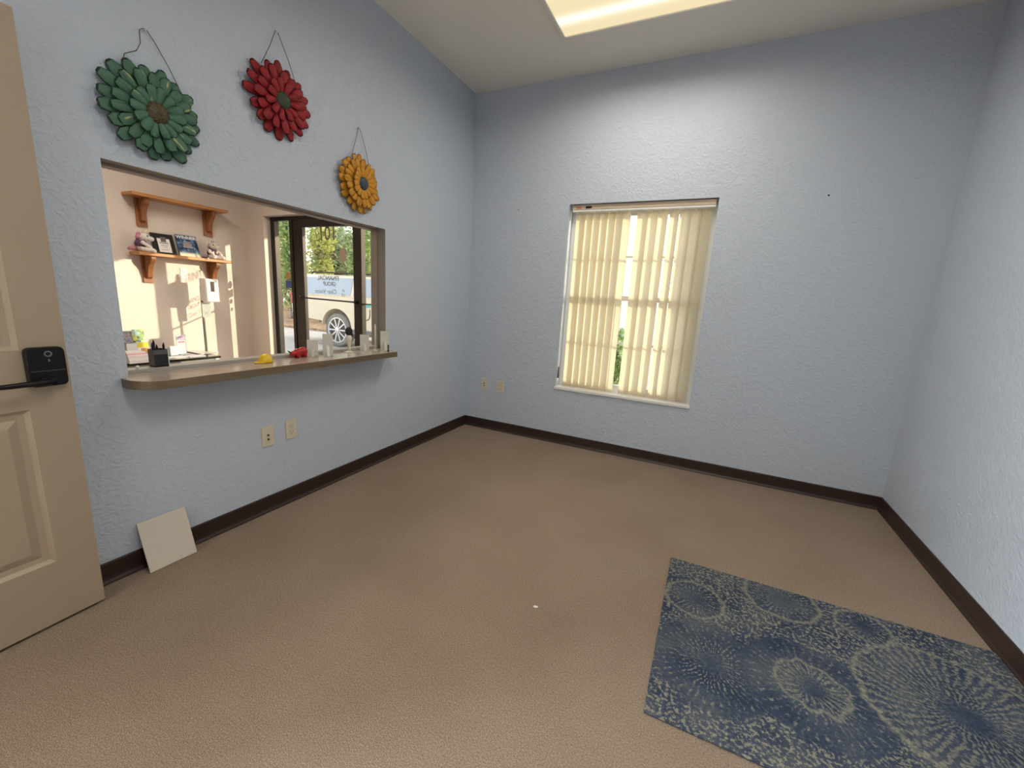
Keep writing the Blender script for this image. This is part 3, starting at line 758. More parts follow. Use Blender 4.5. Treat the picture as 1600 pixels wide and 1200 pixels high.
# white stick and dark pen at the right end
t = thing('white_stick', 'slim upright white stick between the two card holders at the right end', 'stick', (0.020, -1.262, CZ))
Mt = Matrix.Translation((0.020, -1.262, CZ))
obj('stick', MB().lathe([(0.006, 0.004), (0.006, 0.165), (0.003, 0.185)], 14, Mt), M_milk, t, smooth=True)
obj('foot', MB().lathe([(0.014, 0), (0.014, 0.004), (0.007, 0.006)], 16, Mt), M_milk, t, smooth=True)
t = thing('small_figure', 'tiny dark brown figure before the far right card holder', 'figurine', (0.118, -1.240, CZ))
Mt = Matrix.Translation((0.118, -1.240, CZ))
obj('figure', MB().lathe([(0.007, 0), (0.008, 0.004), (0.004, 0.016), (0.006, 0.028), (0.0045, 0.034), (0.0065, 0.042), (0.003, 0.049)], 14, Mt), pbr('dark brown', (0.05, 0.03, 0.02), 0.5), t, smooth=True)

# pen holder on the track
TZ = 0.877
t = thing('pen_holder', 'black pen holder with pens standing on the track at the left', 'pen holder', (-0.103, -2.487, TZ))
x0, x1, y0, y1 = -0.129, -0.079, -2.514, -2.461
g = MB(); h = 0.078
g.box(x0, x1, y0, y0 + 0.003, TZ, TZ + h); g.box(x0, x1, y1 - 0.003, y1, TZ, TZ + h); g.box(x0, x0 + 0.003, y0 + 0.003, y1 - 0.003, TZ, TZ + h); g.box(x1 - 0.003, x1, y0 + 0.003, y1 - 0.003, TZ, TZ + h); g.box(x0, x1, y0, y1, TZ, TZ + 0.004)
obj('cup', g, pbr('black acrylic', (0.012, 0.013, 0.016), 0.12), t)
obj('clear_band', MB().box(x1, x1 + 0.0012, y0, y1, TZ + 0.056, TZ + 0.077), pbr('smoky band', (0.10, 0.095, 0.085), 0.25), t)
obj('edge_strip', MB().box(x1 - 0.002, x1 + 0.0015, y1, y1 + 0.0025, TZ, TZ + 0.075), M_paper, t)
for i, (dy, dx, ln, tl) in enumerate(((-0.020, 0.01, 0.108, -0.05), (-0.012, -0.008, 0.118, 0.03), (-0.004, 0.008, 0.100, -0.02), (0.026, 0.0, 0.105, 0.03))):
    p = MB().tube([(-0.104 + dx, -2.488 + dy * .85, TZ + 0.005), (-0.104 + dx * 1.2, -2.488 + dy * .85 + tl * 0.1, TZ + ln - 0.012), (-0.104 + dx * 1.2, -2.488 + dy * .85 + tl * 0.12, TZ + ln)], [0.0045, 0.0045, 0.0015], 8)
    po = tag(obj('pen', p, M_black, smooth=True), ['dark pen leaning left in the black pen holder', 'tallest dark pen in the black pen holder', 'third dark pen from the left in the pen holder', 'dark pen alone at the right side of the pen holder'][i], 'pen', 'pens in the holder')
lo = obj('white_mint', MB().ell((-0.085, -2.575, TZ + 0.0075), (0.006, 0.007, 0.0075), 14, 9), M_paper, smooth=True)
tag(lo, 'small white egg-shaped mint lying left of the pen holder', 'mint')

# ------------------------------------------------------------------ lobby: shelves and what stands on them
M_shelf = wood_mat('honey pine', (0.42, 0.175, 0.055), (0.60, 0.30, 0.11), 6, 'Y', 0.4)
M_brk = wood_mat('stained pine bracket', (0.24, 0.085, 0.03), (0.36, 0.15, 0.055), 6, 'Z', 0.45)
def shelf(label, z, ya, yb, yl, yr):
    t = thing('wall_shelf', label, 'shelf', (LX, (ya + yb) / 2, z), group='wooden lobby shelves')
    obj('board', MB().box(LX + 0.001, LX + 0.200, ya, yb, z, z + 0.032), M_shelf, t, bevel=0.006)
    for y in (yl, yr):
        prof = [(LX + 0.022, z), (LX + 0.165, z), (LX + 0.165, z - 0.03), (LX + 0.150, z - 0.055), (LX + 0.115, z - 0.085), (LX + 0.085, z - 0.13), (LX + 0.070, z - 0.18), (LX + 0.060, z - 0.215), (LX + 0.022, z - 0.235)]
        g = MB().prism(prof, 'y', y - 0.022, y + 0.022)
        br = obj('bracket', g, M_brk, t, bevel=0.003)
        obj('back_plate', MB().box(LX + 0.001, LX + 0.022, y - 0.045, y + 0.045, z - 0.275, z), M_brk, br, bevel=0.003)
shelf('upper pine shelf on the lobby wall, empty, with two curved brackets', 2.068, -1.225, -0.318, -1.085, -0.455)
SZ = 1.500
shelf('lower pine shelf on the lobby wall carrying toys and frames', SZ, -1.220, -0.318, -1.085, -0.455)
ST = SZ + 0.032
# plush unicorns
M_plush = pbr('white plush', (0.78, 0.71, 0.68), 0.95, bump=(350, 0.6, 0.004), sheen=0.3)
M_pink = pbr('pink plush', (0.62, 0.25, 0.33), 0.95, bump=(300, 0.8, 0.006))
M_purple = pbr('purple cloth', (0.10, 0.055, 0.11), 0.85)
def unicorn(label, x, y, face, mane, s):
    """sits facing local +Y rotated by face about Z"""
    t = thing('plush_unicorn', label, 'soft toy', (x, y, ST), (0, 0, face), 'plush unicorns on the lower shelf')
    t.scale = (s, s, s)
    g = MB()
    g.ell((0, 0, 0.062), (0.046, 0.042, 0.060)); g.ell((0, 0.030, 0.150), (0.043, 0.042, 0.040)); g.ell((0, 0.075, 0.136), (0.029, 0.036, 0.027))
    for sx in (-1, 1):
        g.tube([(sx * 0.030, 0.01, 0.026), (sx * 0.050, 0.055, 0.022), (sx * 0.060, 0.095, 0.020)], [0.026, 0.024, 0.020], 12); g.ell((sx * 0.060, 0.098, 0.022), (0.021, 0.018, 0.022), 12, 8)
        g.tube([(sx * 0.042, 0.012, 0.100), (sx * 0.062, 0.040, 0.075), (sx * 0.052, 0.070, 0.055)], [0.020, 0.018, 0.016], 10); g.ell((sx * 0.052, 0.072, 0.055), (0.018,) * 3, 10, 8)
        g.ell((sx * 0.030, 0.010, 0.190), (0.010, 0.007, 0.020), 10, 6)
    obj('body', g, M_plush, t, local=True, remesh=0.006)
    g = MB()
    for (px, py, pz, r) in ((0, -0.008, 0.170, 0.026), (0.012, -0.016, 0.145, 0.024), (-0.010, -0.020, 0.118, 0.022), (0, 0.012, 0.186, 0.020), (0.006, -0.026, 0.095, 0.016)): g.ell((px, py, pz), (r * 1.15, r, r), 10, 7)
    obj('mane', g, mane, t, local=True, remesh=0.006)
    g = MB(); g.tube([(0, -0.035, 0.035), (0.02, -0.072, 0.030), (0.035, -0.100, 0.022)], [0.012, 0.022, 0.012], 10)
    obj('tail', g, mane, t, local=True, smooth=True)
    obj('horn', MB().lathe([(0.010, 0), (0.007, 0.022), (0.002, 0.052)], 12, Matrix.Translation((0, 0.040, 0.184)) @ Matrix.Rotation(rad(-22), 4, 'X')), pbr('cream satin', (0.78, 0.66, 0.52), 0.35), t, local=True, smooth=True)
    g = MB().lathe([(0.047, 0.052), (0.0505, 0.068), (0.048, 0.095), (0.040, 0.114), (0.034, 0.118)], 22); 
    obj('vest', g, M_purple, t, local=True, smooth=True)
    g = MB(); g.ell((0.022, 0.046, 0.078), (0.010, 0.005, 0.012), 8, 6); g.ell((-0.022, 0.046, 0.078), (0.010, 0.005, 0.012), 8, 6)
    obj('vest_print', g, M_plush, t, local=True)
    g = MB()
    for sx in (-1, 1): g.ell((sx * 0.030, 0.060, 0.160), (0.006, 0.006, 0.008), 8, 6)
    obj('eyes', g, M_black, t, local=True, smooth=True)
unicorn('plush unicorn with pink mane at the left end of the lower shelf', LX + 0.105, -1.155, rad(-28), M_pink, 1.0)
unicorn('plush unicorn with pale mane at the right end of the lower shelf', LX + 0.095, -0.475, rad(-78), pbr('pale mauve plush', (0.56, 0.42, 0.45), 0.95, bump=(300, 0.8, 0.006)), 1.0)
# certificate frame and poster, leaning
def leaning(label, name, cat, yc, w, h, xb, lean, build):
    t = thing(name, label, cat, (xb, yc, ST + 0.001), (0, -lean, 0))
    build(t, w, h)
    return t
def b_frame(t, w, h):
    obj('frame', MB().box(-0.012, 0.0, -w / 2, w / 2, 0, h), pbr('black frame', (0.02, 0.022, 0.025), 0.3), t, local=True, bevel=0.002)
    paper = obj('certificate', MB().box(0.0002, 0.0012, -w * 0.26, w * 0.30, h * 0.10, h * 0.76), M_paper, t, local=True)
    g = MB().box(0.0012, 0.002, -w * 0.10, w * 0.14, h * 0.60, h * 0.84); obj('crest', g, pbr('grey crest', (0.14, 0.14, 0.15), 0.5), t, local=True)
    g = MB()
    for zz, hw, th in ((0.52, 0.20, 0.020), (0.42, 0.16, 0.010), (0.34, 0.12, 0.006), (0.22, 0.16, 0.006)): g.box(0.0013, 0.0018, -w * hw + .004, w * hw + .004, h * zz, h * zz + th * 0.7)
    obj('printed_lines', g, pbr('grey print', (0.35, 0.35, 0.36), 0.6), paper, local=True)
leaning('black framed certificate leaning on the wall above the lower shelf', 'certificate_frame', 'picture frame', -0.930, 0.205, 0.225, LX + 0.085, 0.30, b_frame)
def poster_mat():
    m, nt, out = _m('blue printed poster')
    b = node(nt, 'ShaderNodeBsdfPrincipled', Roughness=0.35)
    tc = nt.nodes.new('ShaderNodeTexCoord'); sp = nt.nodes.new('ShaderNodeSeparateXYZ'); nt.links.new(tc.outputs['Object'], sp.inputs[0])
    n = node(nt, 'ShaderNodeTexNoise', Scale=28.0, Detail=3.0); nt.links.new(tc.outputs['Object'], n.inputs['Vector'])
    c1 = ramp(nt, n.outputs['Fac'], [(0.38, (0.015, 0.03, 0.07)), (0.55, (0.06, 0.13, 0.26)), (0.70, (0.30, 0.42, 0.55))])
    mr = nt.nodes.new('ShaderNodeMapRange'); mr.inputs['From Min'].default_value = 0.055; mr.inputs['From Max'].default_value = 0.025; nt.links.new(sp.outputs['Z'], mr.inputs['Value'])
    mx = node(nt, 'ShaderNodeMix', data_type='RGBA'); nt.links.new(mr.outputs[0], mx.inputs[0]); nt.links.new(c1, mx.inputs[6]); mx.inputs[7].default_value = (0.62, 0.58, 0.46, 1)
    nt.links.new(mx.outputs[2], b.inputs['Base Color']); nt.links.new(b.outputs[0], out.inputs[0]); return m
def b_poster(t, w, h):
    obj('panel', MB().box(-0.006, 0.0, -w / 2, w / 2, 0, h), poster_mat(), t, local=True)
    M = Matrix(t.matrix_basis) @ basis((0, 1, 0), (0, 0, 1), (1, 0, 0), (0.0012, 0.0, h * 0.885))
    text_obj('headline', 'WINNER', pbr('white print', (0.85, 0.85, 0.85), 0.5), t, M, 0.047, 0.0006, 1.05, 0.0012)
    g = MB()
    for zz, hw in ((0.66, 0.17), (0.58, 0.22), (0.50, 0.20), (0.42, 0.24)): g.box(0.0002, 0.0008, -w * hw, w * hw, h * zz, h * zz + 0.012)
    obj('printed_seal', g, pbr('tan print', (0.46, 0.40, 0.36), 0.6), t, local=True)
leaning('blue WINNER plaque leaning beside the certificate on the lower shelf', 'award_plaque', 'plaque', -0.712, 0.205, 0.245, LX + 0.120, 0.34, b_poster)

# ------------------------------------------------------------------ lobby table and things on it
TT = 0.470
t = thing('lobby_table', 'low black topped table against the sunlit lobby wall', 'table', (-3.04, -1.2, 0))
obj('table_top', MB().box(-3.305, -2.765, -1.700, -0.735, TT - 0.025, TT), M_blackgloss, t, bevel=0.003)
obj('apron', MB().box(-3.285, -2.790, -1.680, -0.755, TT - 0.11, TT - 0.0255), pbr('grey green apron', (0.30, 0.31, 0.29), 0.3), t)
for (x, y) in ((-2.80, -0.765), (-3.275, -0.765), (-2.80, -1.67), (-3.275, -1.67)):
    obj('leg', MB().box(x - 0.018, x + 0.018, y - 0.018, y + 0.018, 0, TT - 0.0255), pbr('white leg', (0.75, 0.74, 0.72), 0.4), t)
# sanitizer stand
t = thing('sanitizer_stand', 'white sanitizer dispenser on a thin pole, standing on the lobby table', 'sanitizer dispenser', (-3.12, -0.74, TT + 0.001))
px_, py_ = -3.120, -0.690
obj('base_plate', MB().box(-3.27, -2.95, -0.835, -0.652, TT + 0.001, TT + 0.010), pbr('white steel', (0.80, 0.79, 0.76), 0.35), t, bevel=0.002)
obj('pole', MB().tube([(px_, py_, TT + 0.010), (px_, py_, 1.22)], 0.0125, 12), pbr('grey steel pole', (0.26, 0.25, 0.25), 0.3, 0.6), t, smooth=True)
bx0, bx1, by0, by1 = px_ + 0.016, px_ + 0.136, -0.712, -0.572
hz0, hz1 = 1.045, 1.308
g = MB().prism([(bx0, hz0 + 0.02), (bx0 + 0.05, hz0), (bx1, hz0 + 0.006), (bx1 - 0.005, hz1 - 0.012), (bx1 - 0.02, hz1), (bx0, hz1)], 'y', by0, by1)
bd_ = obj('dispenser_body', g, pbr('white gloss plastic', (0.80, 0.78, 0.74), 0.25), t, bevel=0.008)
obj('level_window', MB().box(bx1 - 0.006, bx1 - 0.001, -0.660, -0.620, 1.165, 1.275), pbr('dark window', (0.06, 0.05, 0.05), 0.15), bd_, bevel=0.001)
obj('top_latch', MB().box(bx1 - 0.05, bx1 - 0.012, -0.665, -0.622, hz1 - 0.006, hz1 + 0.002), pbr('dark window', (0.06, 0.05, 0.05), 0.15), bd_)
obj('drip_tray', MB().box(px_ + 0.014, px_ + 0.020, -0.705, -0.615, 0.872, 1.040), pbr('pale clear sheet', (0.70, 0.76, 0.74), 0.2, trans=0.3), t)
# acrylic sign with flyer
t = thing('sign_holder', 'upright clear holder with a printed flyer in the middle of the lobby table', 'sign holder', (-3.10, -0.945, TT + 0.001), (0, 0, rad(10)))
obj('stand', MB().box(-0.006, -0.003, -0.052, 0.052, 0, 0.215).box(-0.006, 0.06, -0.052, 0.052, 0, 0.003), pbr('clear stand', (0.75, 0.78, 0.80), 0.15, trans=0.5), t, local=True)
obj('flyer', MB().box(-0.0025, -0.001, -0.046, 0.046, 0.006, 0.21), M_paper, t, local=True)
g = MB().box(-0.0008, 0.0, -0.040, 0.040, 0.150, 0.200); obj('picture', g, pbr('pink and blue print', (0.55, 0.42, 0.58), 0.5, noise=(40, 0.6)), t, local=True)
g = MB().box(-0.0008, 0.0, -0.036, 0.036, 0.126, 0.142); obj('heading', g, pbr('red print', (0.62, 0.16, 0.20), 0.5), t, local=True)
g = MB()
for k in range(6): g.box(-0.0008, 0.0, -0.036, 0.030, 0.030 + 0.015 * k, 0.034 + 0.015 * k)
obj('printed_lines', g, pbr('grey print', (0.35, 0.35, 0.36), 0.6), t, local=True)
# card block behind the pen holder
t = thing('card_box', 'small pale blue card box on the lobby table, left of the flyer holder', 'card box', (-3.06, -1.05, TT + 0.001))
obj('box', MB().box(-3.10, -3.04, -1.085, -1.012, TT + 0.001, TT + 0.085), pbr('pale blue card', (0.62, 0.70, 0.78), 0.5), t, bevel=0.002)
obj('cards', MB().box(-3.094, -3.046, -1.080, -1.017, TT + 0.085, TT + 0.10), M_paper, t)
# brochure papers lying flat
for i, (x, y, rz, w, l, col, lab) in enumerate(((-2.90, -1.12, 6, 0.13, 0.20, (0.80, 0.80, 0.80), 'white leaflet lying on the lobby table in front of the card box'),
                                             (-2.875, -0.935, -6, 0.13, 0.15, (0.74, 0.77, 0.80), 'pale blue leaflet lying on the table front edge before the flyer holder'))):
    o = obj('leaflet', MB().box(-w / 2, w / 2, -l / 2, l / 2, 0, 0.006), pbr('leaflet %d' % i, col, 0.5), bevel=0.0005)
    o.location = (x, y, TT + 0.001); o.rotation_euler = (0, 0, rad(rz)); tag(o, lab, 'leaflet', 'leaflets on the lobby table')
# brochure stack at the left
t = thing('paper_stack', 'pile of white and pink papers at the left of the lobby table', 'papers', (-2.90, -1.47, TT + 0.001))
cols = [(0.82, 0.80, 0.82), (0.80, 0.78, 0.76), (0.80, 0.62, 0.62), (0.84, 0.80, 0.80), (0.78, 0.40, 0.44), (0.84, 0.82, 0.80)]
zz = TT + 0.001
for i, c in enumerate(cols):
    hh = (0.034, 0.016, 0.010, 0.014, 0.008, 0.012)[i]
    g = MB().box(-2.995 + 0.006 * i, -2.735 - 0.018 * i, -1.560 + 0.004 * i, -1.375 - 0.003 * i, zz, zz + hh)
    obj('sheaf', g, pbr('sheaf %d' % i, c, 0.6, bump=(90, 0.4, 0.003)), t); zz += hh
t = thing('brochure_rack', 'clear rack of colourful cards behind the paper pile on the lobby table', 'brochure rack', (-3.10, -1.340, TT + 0.001))
obj('rack_back', MB().box(-3.155, -3.150, -1.480, -1.250, TT + 0.001, TT + 0.27).box(-3.15, -3.03, -1.480, -1.250, TT + 0.001, TT + 0.005), pbr('clear stand', (0.75, 0.78, 0.80), 0.15, trans=0.5), t)
obj('rack_side', MB().box(-3.15, -3.03, -1.484, -1.480, TT + 0.001, TT + 0.24), pbr('clear stand', (0.75, 0.78, 0.80), 0.15, trans=0.5), t)
def card(lab, x, ya, yb, z0, z1, m, lean=0.0):
    return tag(obj('card', MB().prism([(x, z0), (x + 0.002, z0), (x + 0.002 - lean, z1), (x - lean, z1)], 'y', ya, yb), m), lab, 'card', 'cards in the brochure rack')
def flyer_mat():
    m, nt, out = _m('green and yellow printed flyer')
    b = node(nt, 'ShaderNodeBsdfPrincipled', Roughness=0.4)
    tc = nt.nodes.new('ShaderNodeTexCoord'); n = node(nt, 'ShaderNodeTexVoronoi', Scale=34.0); nt.links.new(tc.outputs['Object'], n.inputs['Vector'])
    sp = nt.nodes.new('ShaderNodeSeparateColor'); nt.links.new(n.outputs['Color'], sp.inputs[0])
    nt.links.new(ramp(nt, sp.outputs[0], [(0.15, (0.03, 0.06, 0.06)), (0.35, (0.22, 0.42, 0.10)), (0.6, (0.72, 0.68, 0.12)), (0.8, (0.25, 0.48, 0.58)), (0.95, (0.8, 0.82, 0.7))]), b.inputs['Base Color'])
    nt.links.new(b.outputs[0], out.inputs[0]); return m
card('green and yellow printed flyer standing at the back of the rack', -3.125, -1.355, -1.258, TT + 0.155, TT + 0.285, flyer_mat(), 0.015)
card('yellow card below the green flyer in the rack', -3.085, -1.345, -1.256, TT + 0.105, TT + 0.152, pbr('bright yellow card', (0.85, 0.72, 0.03), 0.5))
card('orange card at the rack bottom under the yellow card', -3.065, -1.325, -1.260, TT + 0.0055, TT + 0.10, pbr('orange card', (0.72, 0.36, 0.14), 0.5))
card('grey photo card standing left of the green flyer', -3.115, -1.440, -1.362, TT + 0.135, TT + 0.265, pbr('grey photo', (0.28, 0.27, 0.31), 0.5, noise=(60, 0.6)), 0.012)
card('white booklet in front of the grey photo card', -3.075, -1.435, -1.350, TT + 0.0055, TT + 0.150, M_paper)

# ------------------------------------------------------------------ glass storefront
GY = 0.12
sf = thing('window_2', 'bronze framed storefront sidelights either side of the glass door', 'window', (-2.1, GY, 0)); sf['kind'] = 'structure'
g = MB(); ya, yb = GY - 0.032, GY + 0.032
DX0, DX1 = -2.59, -1.515           # door opening between mullions
for a, b_ in ((SX0, SX0 + 0.075), (DX0 - 0.05, DX0), (DX1, DX1 + 0.045), (SX1 - 0.05, SX1)): g.box(a, b_, ya, yb, 0, SZ1)
g.box(SX0 + 0.075, DX0 - 0.05, ya, yb, SZ1 - 0.045, SZ1); g.box(DX0, DX1, ya, yb, SZ1 - 0.045, SZ1); g.box(DX1 + 0.045, SX1 - 0.05, ya, yb, SZ1 - 0.045, SZ1)
g.box(SX0 + 0.075, DX0 - 0.05, ya, yb, 0, 0.06); g.box(DX1 + 0.045, SX1 - 0.05, ya, yb, 0, 0.06)
obj('mullion_frame', g, M_bronze, sf, bevel=0.003)
g1 = obj('pane', MB().box(SX0 + 0.07, DX0 - 0.045, GY - 0.003, GY + 0.003, 0.05, SZ1 - 0.04), M_glass, sf)
obj('pane', MB().box(DX1 + 0.04, SX1 - 0.045, GY - 0.003, GY + 0.003, 0.05, SZ1 - 0.04), M_glass, sf)
obj('cross_rail', MB().box(DX1 + 0.045, SX1 - 0.05, GY - 0.02, GY + 0.02, 1.118, 1.130), M_bronze, sf)
def disc(r, x, z, mat, nm='decal', lab=None, sq=1.0, y=GY - 0.0045):
    pts = [(x + r * math.cos(2 * PI * k / 24), z + r * sq * math.sin(2 * PI * k / 24)) for k in range(24)]
    o = obj(nm, MB().prism(pts, 'y', y - 0.0006, y), mat, g1); 
    if lab: o['label'] = lab
M_dblue = pbr('blue decal', (0.06, 0.10, 0.28), 0.5)
disc(0.045, -2.735, 1.405, pbr('brown decal', (0.42, 0.25, 0.12), 0.5), lab='round brown decal')
disc(0.030, -2.732, 1.205, pbr('white decal', (0.75, 0.74, 0.62), 0.5), lab='round white decal')
disc(0.014, -2.732, 1.205, pbr('olive decal', (0.28, 0.27, 0.15), 0.5), y=GY - 0.0052, lab='small olive dot in the white decal')
disc(0.022, -2.735, 1.105, pbr('grey decal', (0.16, 0.16, 0.17), 0.5), lab='small dark decal')
o = obj('decal', MB().box(-2.785, -2.665, GY - 0.0050, GY - 0.0044, 1.255, 1.345), M_dblue, g1); o['label'] = 'blue rectangular decal'
o = obj('decal', MB().box(-2.735, -2.695, GY - 0.0050, GY - 0.0044, 1.955, 1.995), M_dblue, g1); o['label'] = 'small blue square decal near the top'
gd = thing('door_2', 'bronze framed glass entrance door with lettering and push bar', 'door', (-2.05, GY, 0)); gd['kind'] = 'structure'
g = MB(); a, b_ = DX0 + 0.004, DX1 - 0.004; ya, yb = GY - 0.022, GY + 0.022; s_ = 0.165; s2 = 0.085
g.box(a, a + s_, ya, yb, 0.01, SZ1 - 0.05); g.box(b_ - s2, b_, ya, yb, 0.01, SZ1 - 0.05)
g.box(a + s_, b_ - s2, ya, yb, 0.01, 0.20); g.box(a + s_, b_ - s2, ya, yb, SZ1 - 0.125, SZ1 - 0.05)
obj('door_frame', g, M_bronze, gd, bevel=0.003)
dp = obj('pane', MB().box(a + s_ - 0.01, b_ - s2 + 0.01, GY - 0.003, GY + 0.003, 0.19, SZ1 - 0.115), M_glass, gd)
obj('push_bar', MB().tube([(a + s_ - 0.06, GY - 0.050, 1.150), (b_ - s2 + 0.05, GY - 0.050, 1.138)], 0.009, 10).box(a + s_ - 0.075, a + s_ - 0.045, GY - 0.06, GY - 0.022, 1.135, 1.165).box(b_ - s2 + 0.035, b_ - s2 + 0.065, GY - 0.06, GY - 0.022, 1.123, 1.153), M_bronze, gd)
M_letter = pbr('taupe vinyl lettering', (0.20, 0.15, 0.12), 0.6)
M_letter2 = pbr('slate vinyl lettering', (0.17, 0.19, 0.22), 0.6)
def sign(body, x, z, size, sx=1.0, bold=0.0, m=M_letter):
    text_obj('lettering', body, m, dp, basis((-1, 0, 0), (0, 0, 1), (0, 1, 0), (x, GY + 0.0045, z)), size, 0.0005, sx, bold)
sign('101', -2.03, 1.895, 0.215, 0.95, 0.003)
sign('TRINITY', -2.085, 1.650, 0.125, 0.82, 0.0)
sign('FINANCIAL', -2.040, 1.395, 0.074, 0.95, 0.001, M_letter2)
sign('GROUP', -2.020, 1.328, 0.066, 0.95, 0.001, M_letter2)
sign('Clear Vision', -2.085, 1.238, 0.072, 1.0, 0.0, M_letter2)
sign('#1\nUS', -1.800, 1.235, 0.052, 0.9, 0.0, M_letter2)
pts = [(-1.795 + 0.050 * math.cos(2 * PI * k / 24), 1.655 + 0.085 * math.sin(2 * PI * k / 24)) for k in range(24)]
o = obj('emblem', MB().prism(pts, 'y', GY + 0.004, GY + 0.0048), pbr('tan emblem', (0.42, 0.30, 0.20), 0.6), dp)

# ------------------------------------------------------------------ outdoors
M_asph = pbr('pale parking concrete', (0.50, 0.48, 0.45), 0.9, noise=(3, 0.12), bump=(60, 0.3, 0.01))
struct('ground', MB().box(-40, 30, 0.2, 60, -0.35, -0.12), M_asph, 'pale parking lot outside', 'ground')
M_mulch = pbr('tan mulch', (0.36, 0.24, 0.14), 0.95, noise=(9, 0.5, 6), bump=(14, 0.9, 0.05))
struct('planting_bed', MB().box(-34, -5.5, 6.3, 26, -0.12, -0.05), M_mulch, 'tan mulch bed beyond the parked vehicle', 'ground')

cn = MB().box(-6.5, -0.4, 0.20, 1.25, 2.36, 2.56)  # unseen slab added outside to trim the sun patch in the lobby
struct('sun_block_slab', cn, pbr('tan stucco', (0.55, 0.46, 0.36), 0.85), 'unseen tan slab added over the glass entrance to cut the sun', 'sun_block_slab')
# parked SUV, side towards the building, rear at -x
def suv():
    t = thing('car', 'beige parked SUV seen from the side through the glass door', 'car', (-5.2, 4.85, -0.12))
    paint = pbr('champagne paint', (0.80, 0.70, 0.50), 0.35, 0.0, coat=0.6)
    trim = pbr('grey cladding', (0.16, 0.165, 0.17), 0.55)
    rub = pbr('tyre rubber', (0.22, 0.22, 0.21), 0.8)
    alloy = pbr('alloy', (0.72, 0.72, 0.72), 0.25, 0.8)
    ysd, yfar = 3.87, 5.83; wx = (-6.16, -2.86); wz = 0.30; wr = 0.41
    def arch(cx): return [(cx + 0.50 * math.cos(rad(a)), wz + 0.06 + 0.46 * math.sin(rad(a)) ) for a in range(175, 0, -14)]
    low = 0.50
    poly = [(-7.72, 0.62), (-7.40, 0.55)] + [(wx[0] - 0.50, low + 0.0)] + arch(wx[0]) + [(wx[0] + 0.50, 0.34), (wx[1] - 0.50, 0.34)] + arch(wx[1]) + [(wx[1] + 0.50, 0.42), (-2.05, 0.42), (-1.98, 0.60), (-2.02, 0.88), (-2.20, 0.98), (-3.25, 1.10), (-7.70, 1.10), (-7.76, 0.95)]
    body = obj('body', MB().prism(poly, 'y', ysd, yfar), paint, t, bevel=0.03)
    roof = MB()
    bt = [(-7.68, 1.10), (-3.22, 1.08)]; tp = [(-7.45, 1.64), (-4.15, 1.60)]
    v = [(bt[0][0], ysd + .03, bt[0][1]), (bt[1][0], ysd + .03, bt[1][1]), (bt[1][0], yfar - .03, bt[1][1]), (bt[0][0], yfar - .03, bt[0][1]),
         (tp[0][0], ysd + .20, tp[0][1]), (tp[1][0], ysd + .20, tp[1][1]), (tp[1][0], yfar - .20, tp[1][1]), (tp[0][0], yfar - .20, tp[0][1])]
    roof.add(v, [(0,3,2,1),(4,5,6,7),(0,1,5,4),(1,2,6,5),(2,3,7,6),(3,0,4,7)])
    obj('cabin', roof, paint, t, bevel=0.04)
    gl = pbr('pale blue tinted glass', (0.42, 0.50, 0.56), 0.10, 0.0)
    def win(xa, xb, xc, xd, nm='side_window'):
        z0, z1 = 1.14, 1.555
        def yy(z): return ysd + .03 + (z - 1.10) / 0.54 * 0.17 - 0.008
        g = MB()
        f_ = [(xa, yy(z0), z0), (xb, yy(z0), z0), (xc, yy(z1), z1), (xd, yy(z1), z1)]
        g.add(f_ + [(x, y + 0.03, z) for x, y, z in f_], [(0,1,2,3),(7,6,5,4),(0,4,5,1),(1,5,6,2),(2,6,7,3),(3,7,4,0)])
        obj(nm, g, gl, t)
    win(-7.50, -5.72, -5.74, -7.34); win(-5.62, -4.72, -4.74, -5.64); win(-4.62, -3.52, -4.20, -4.64)
    for s in (0, 1):
        y = ysd + 0.24 if s == 0 else yfar - 0.24
        obj('roof_rack', MB().tube([(-7.25, y, 1.632), (-7.2, y, 1.685), (-4.6, y, 1.660), (-4.5, y, 1.61)], 0.018, 8), M_black, t)
    for cx in wx:
        for s in (0, 1):
            y = ysd + 0.14 if s == 0 else yfar - 0.14
            Mx = Matrix.Translation((cx, y, wz)) @ Matrix.Rotation(rad(90 if s == 0 else -90), 4, 'X')
            w = obj('wheel', MB().lathe([(wr - 0.10, -0.11), (wr - 0.02, -0.11), (wr, -0.08), (wr, 0.08), (wr - 0.02, 0.115), (wr - 0.10, 0.115), (wr - 0.10, -0.11)], 36, Mx, False), rub, t, smooth=False)
            r = MB().lathe([(wr - 0.10, 0.06), (wr - 0.10, 0.118), (wr - 0.125, 0.118), (wr - 0.14, 0.07), (wr - 0.10, 0.06)], 36, Mx, False)
            for k in range(10):
                a = 2 * PI * k / 10
                q = MB().box(0.04, wr - 0.12, -0.017, 0.017, 0.085, 0.112); q.bm.transform(Mx @ Matrix.Rotation(a, 4, 'Z'))
                me = bpy.data.meshes.new('q'); q.bm.to_mesh(me); q.bm.free(); r.bm.from_mesh(me); bpy.data.meshes.remove(me)
            r.lathe([(0.065, 0.08), (0.065, 0.125), (0.03, 0.13)], 20, Mx)
            obj('rim', r, alloy, w)
            obj('hub_back', MB().lathe([(wr - 0.11, 0.03), (wr - 0.11, 0.05)], 30, Mx), pbr('dark hub', (0.10, 0.10, 0.10), 0.6), w)
    obj('wheel_well', MB().box(wx[0] - 0.5, wx[0] + 0.5, ysd + 0.28, ysd + 0.32, 0.2, 0.8).box(wx[1] - 0.5, wx[1] + 0.5, ysd + 0.28, ysd + 0.32, 0.2, 0.8), pbr('grey liner', (0.30, 0.27, 0.22), 0.8), t)
    obj('running_board', MB().box(wx[0] + 0.55, wx[1] - 0.55, ysd - 0.06, ysd + 0.10, 0.25, 0.36), trim, t, bevel=0.02)
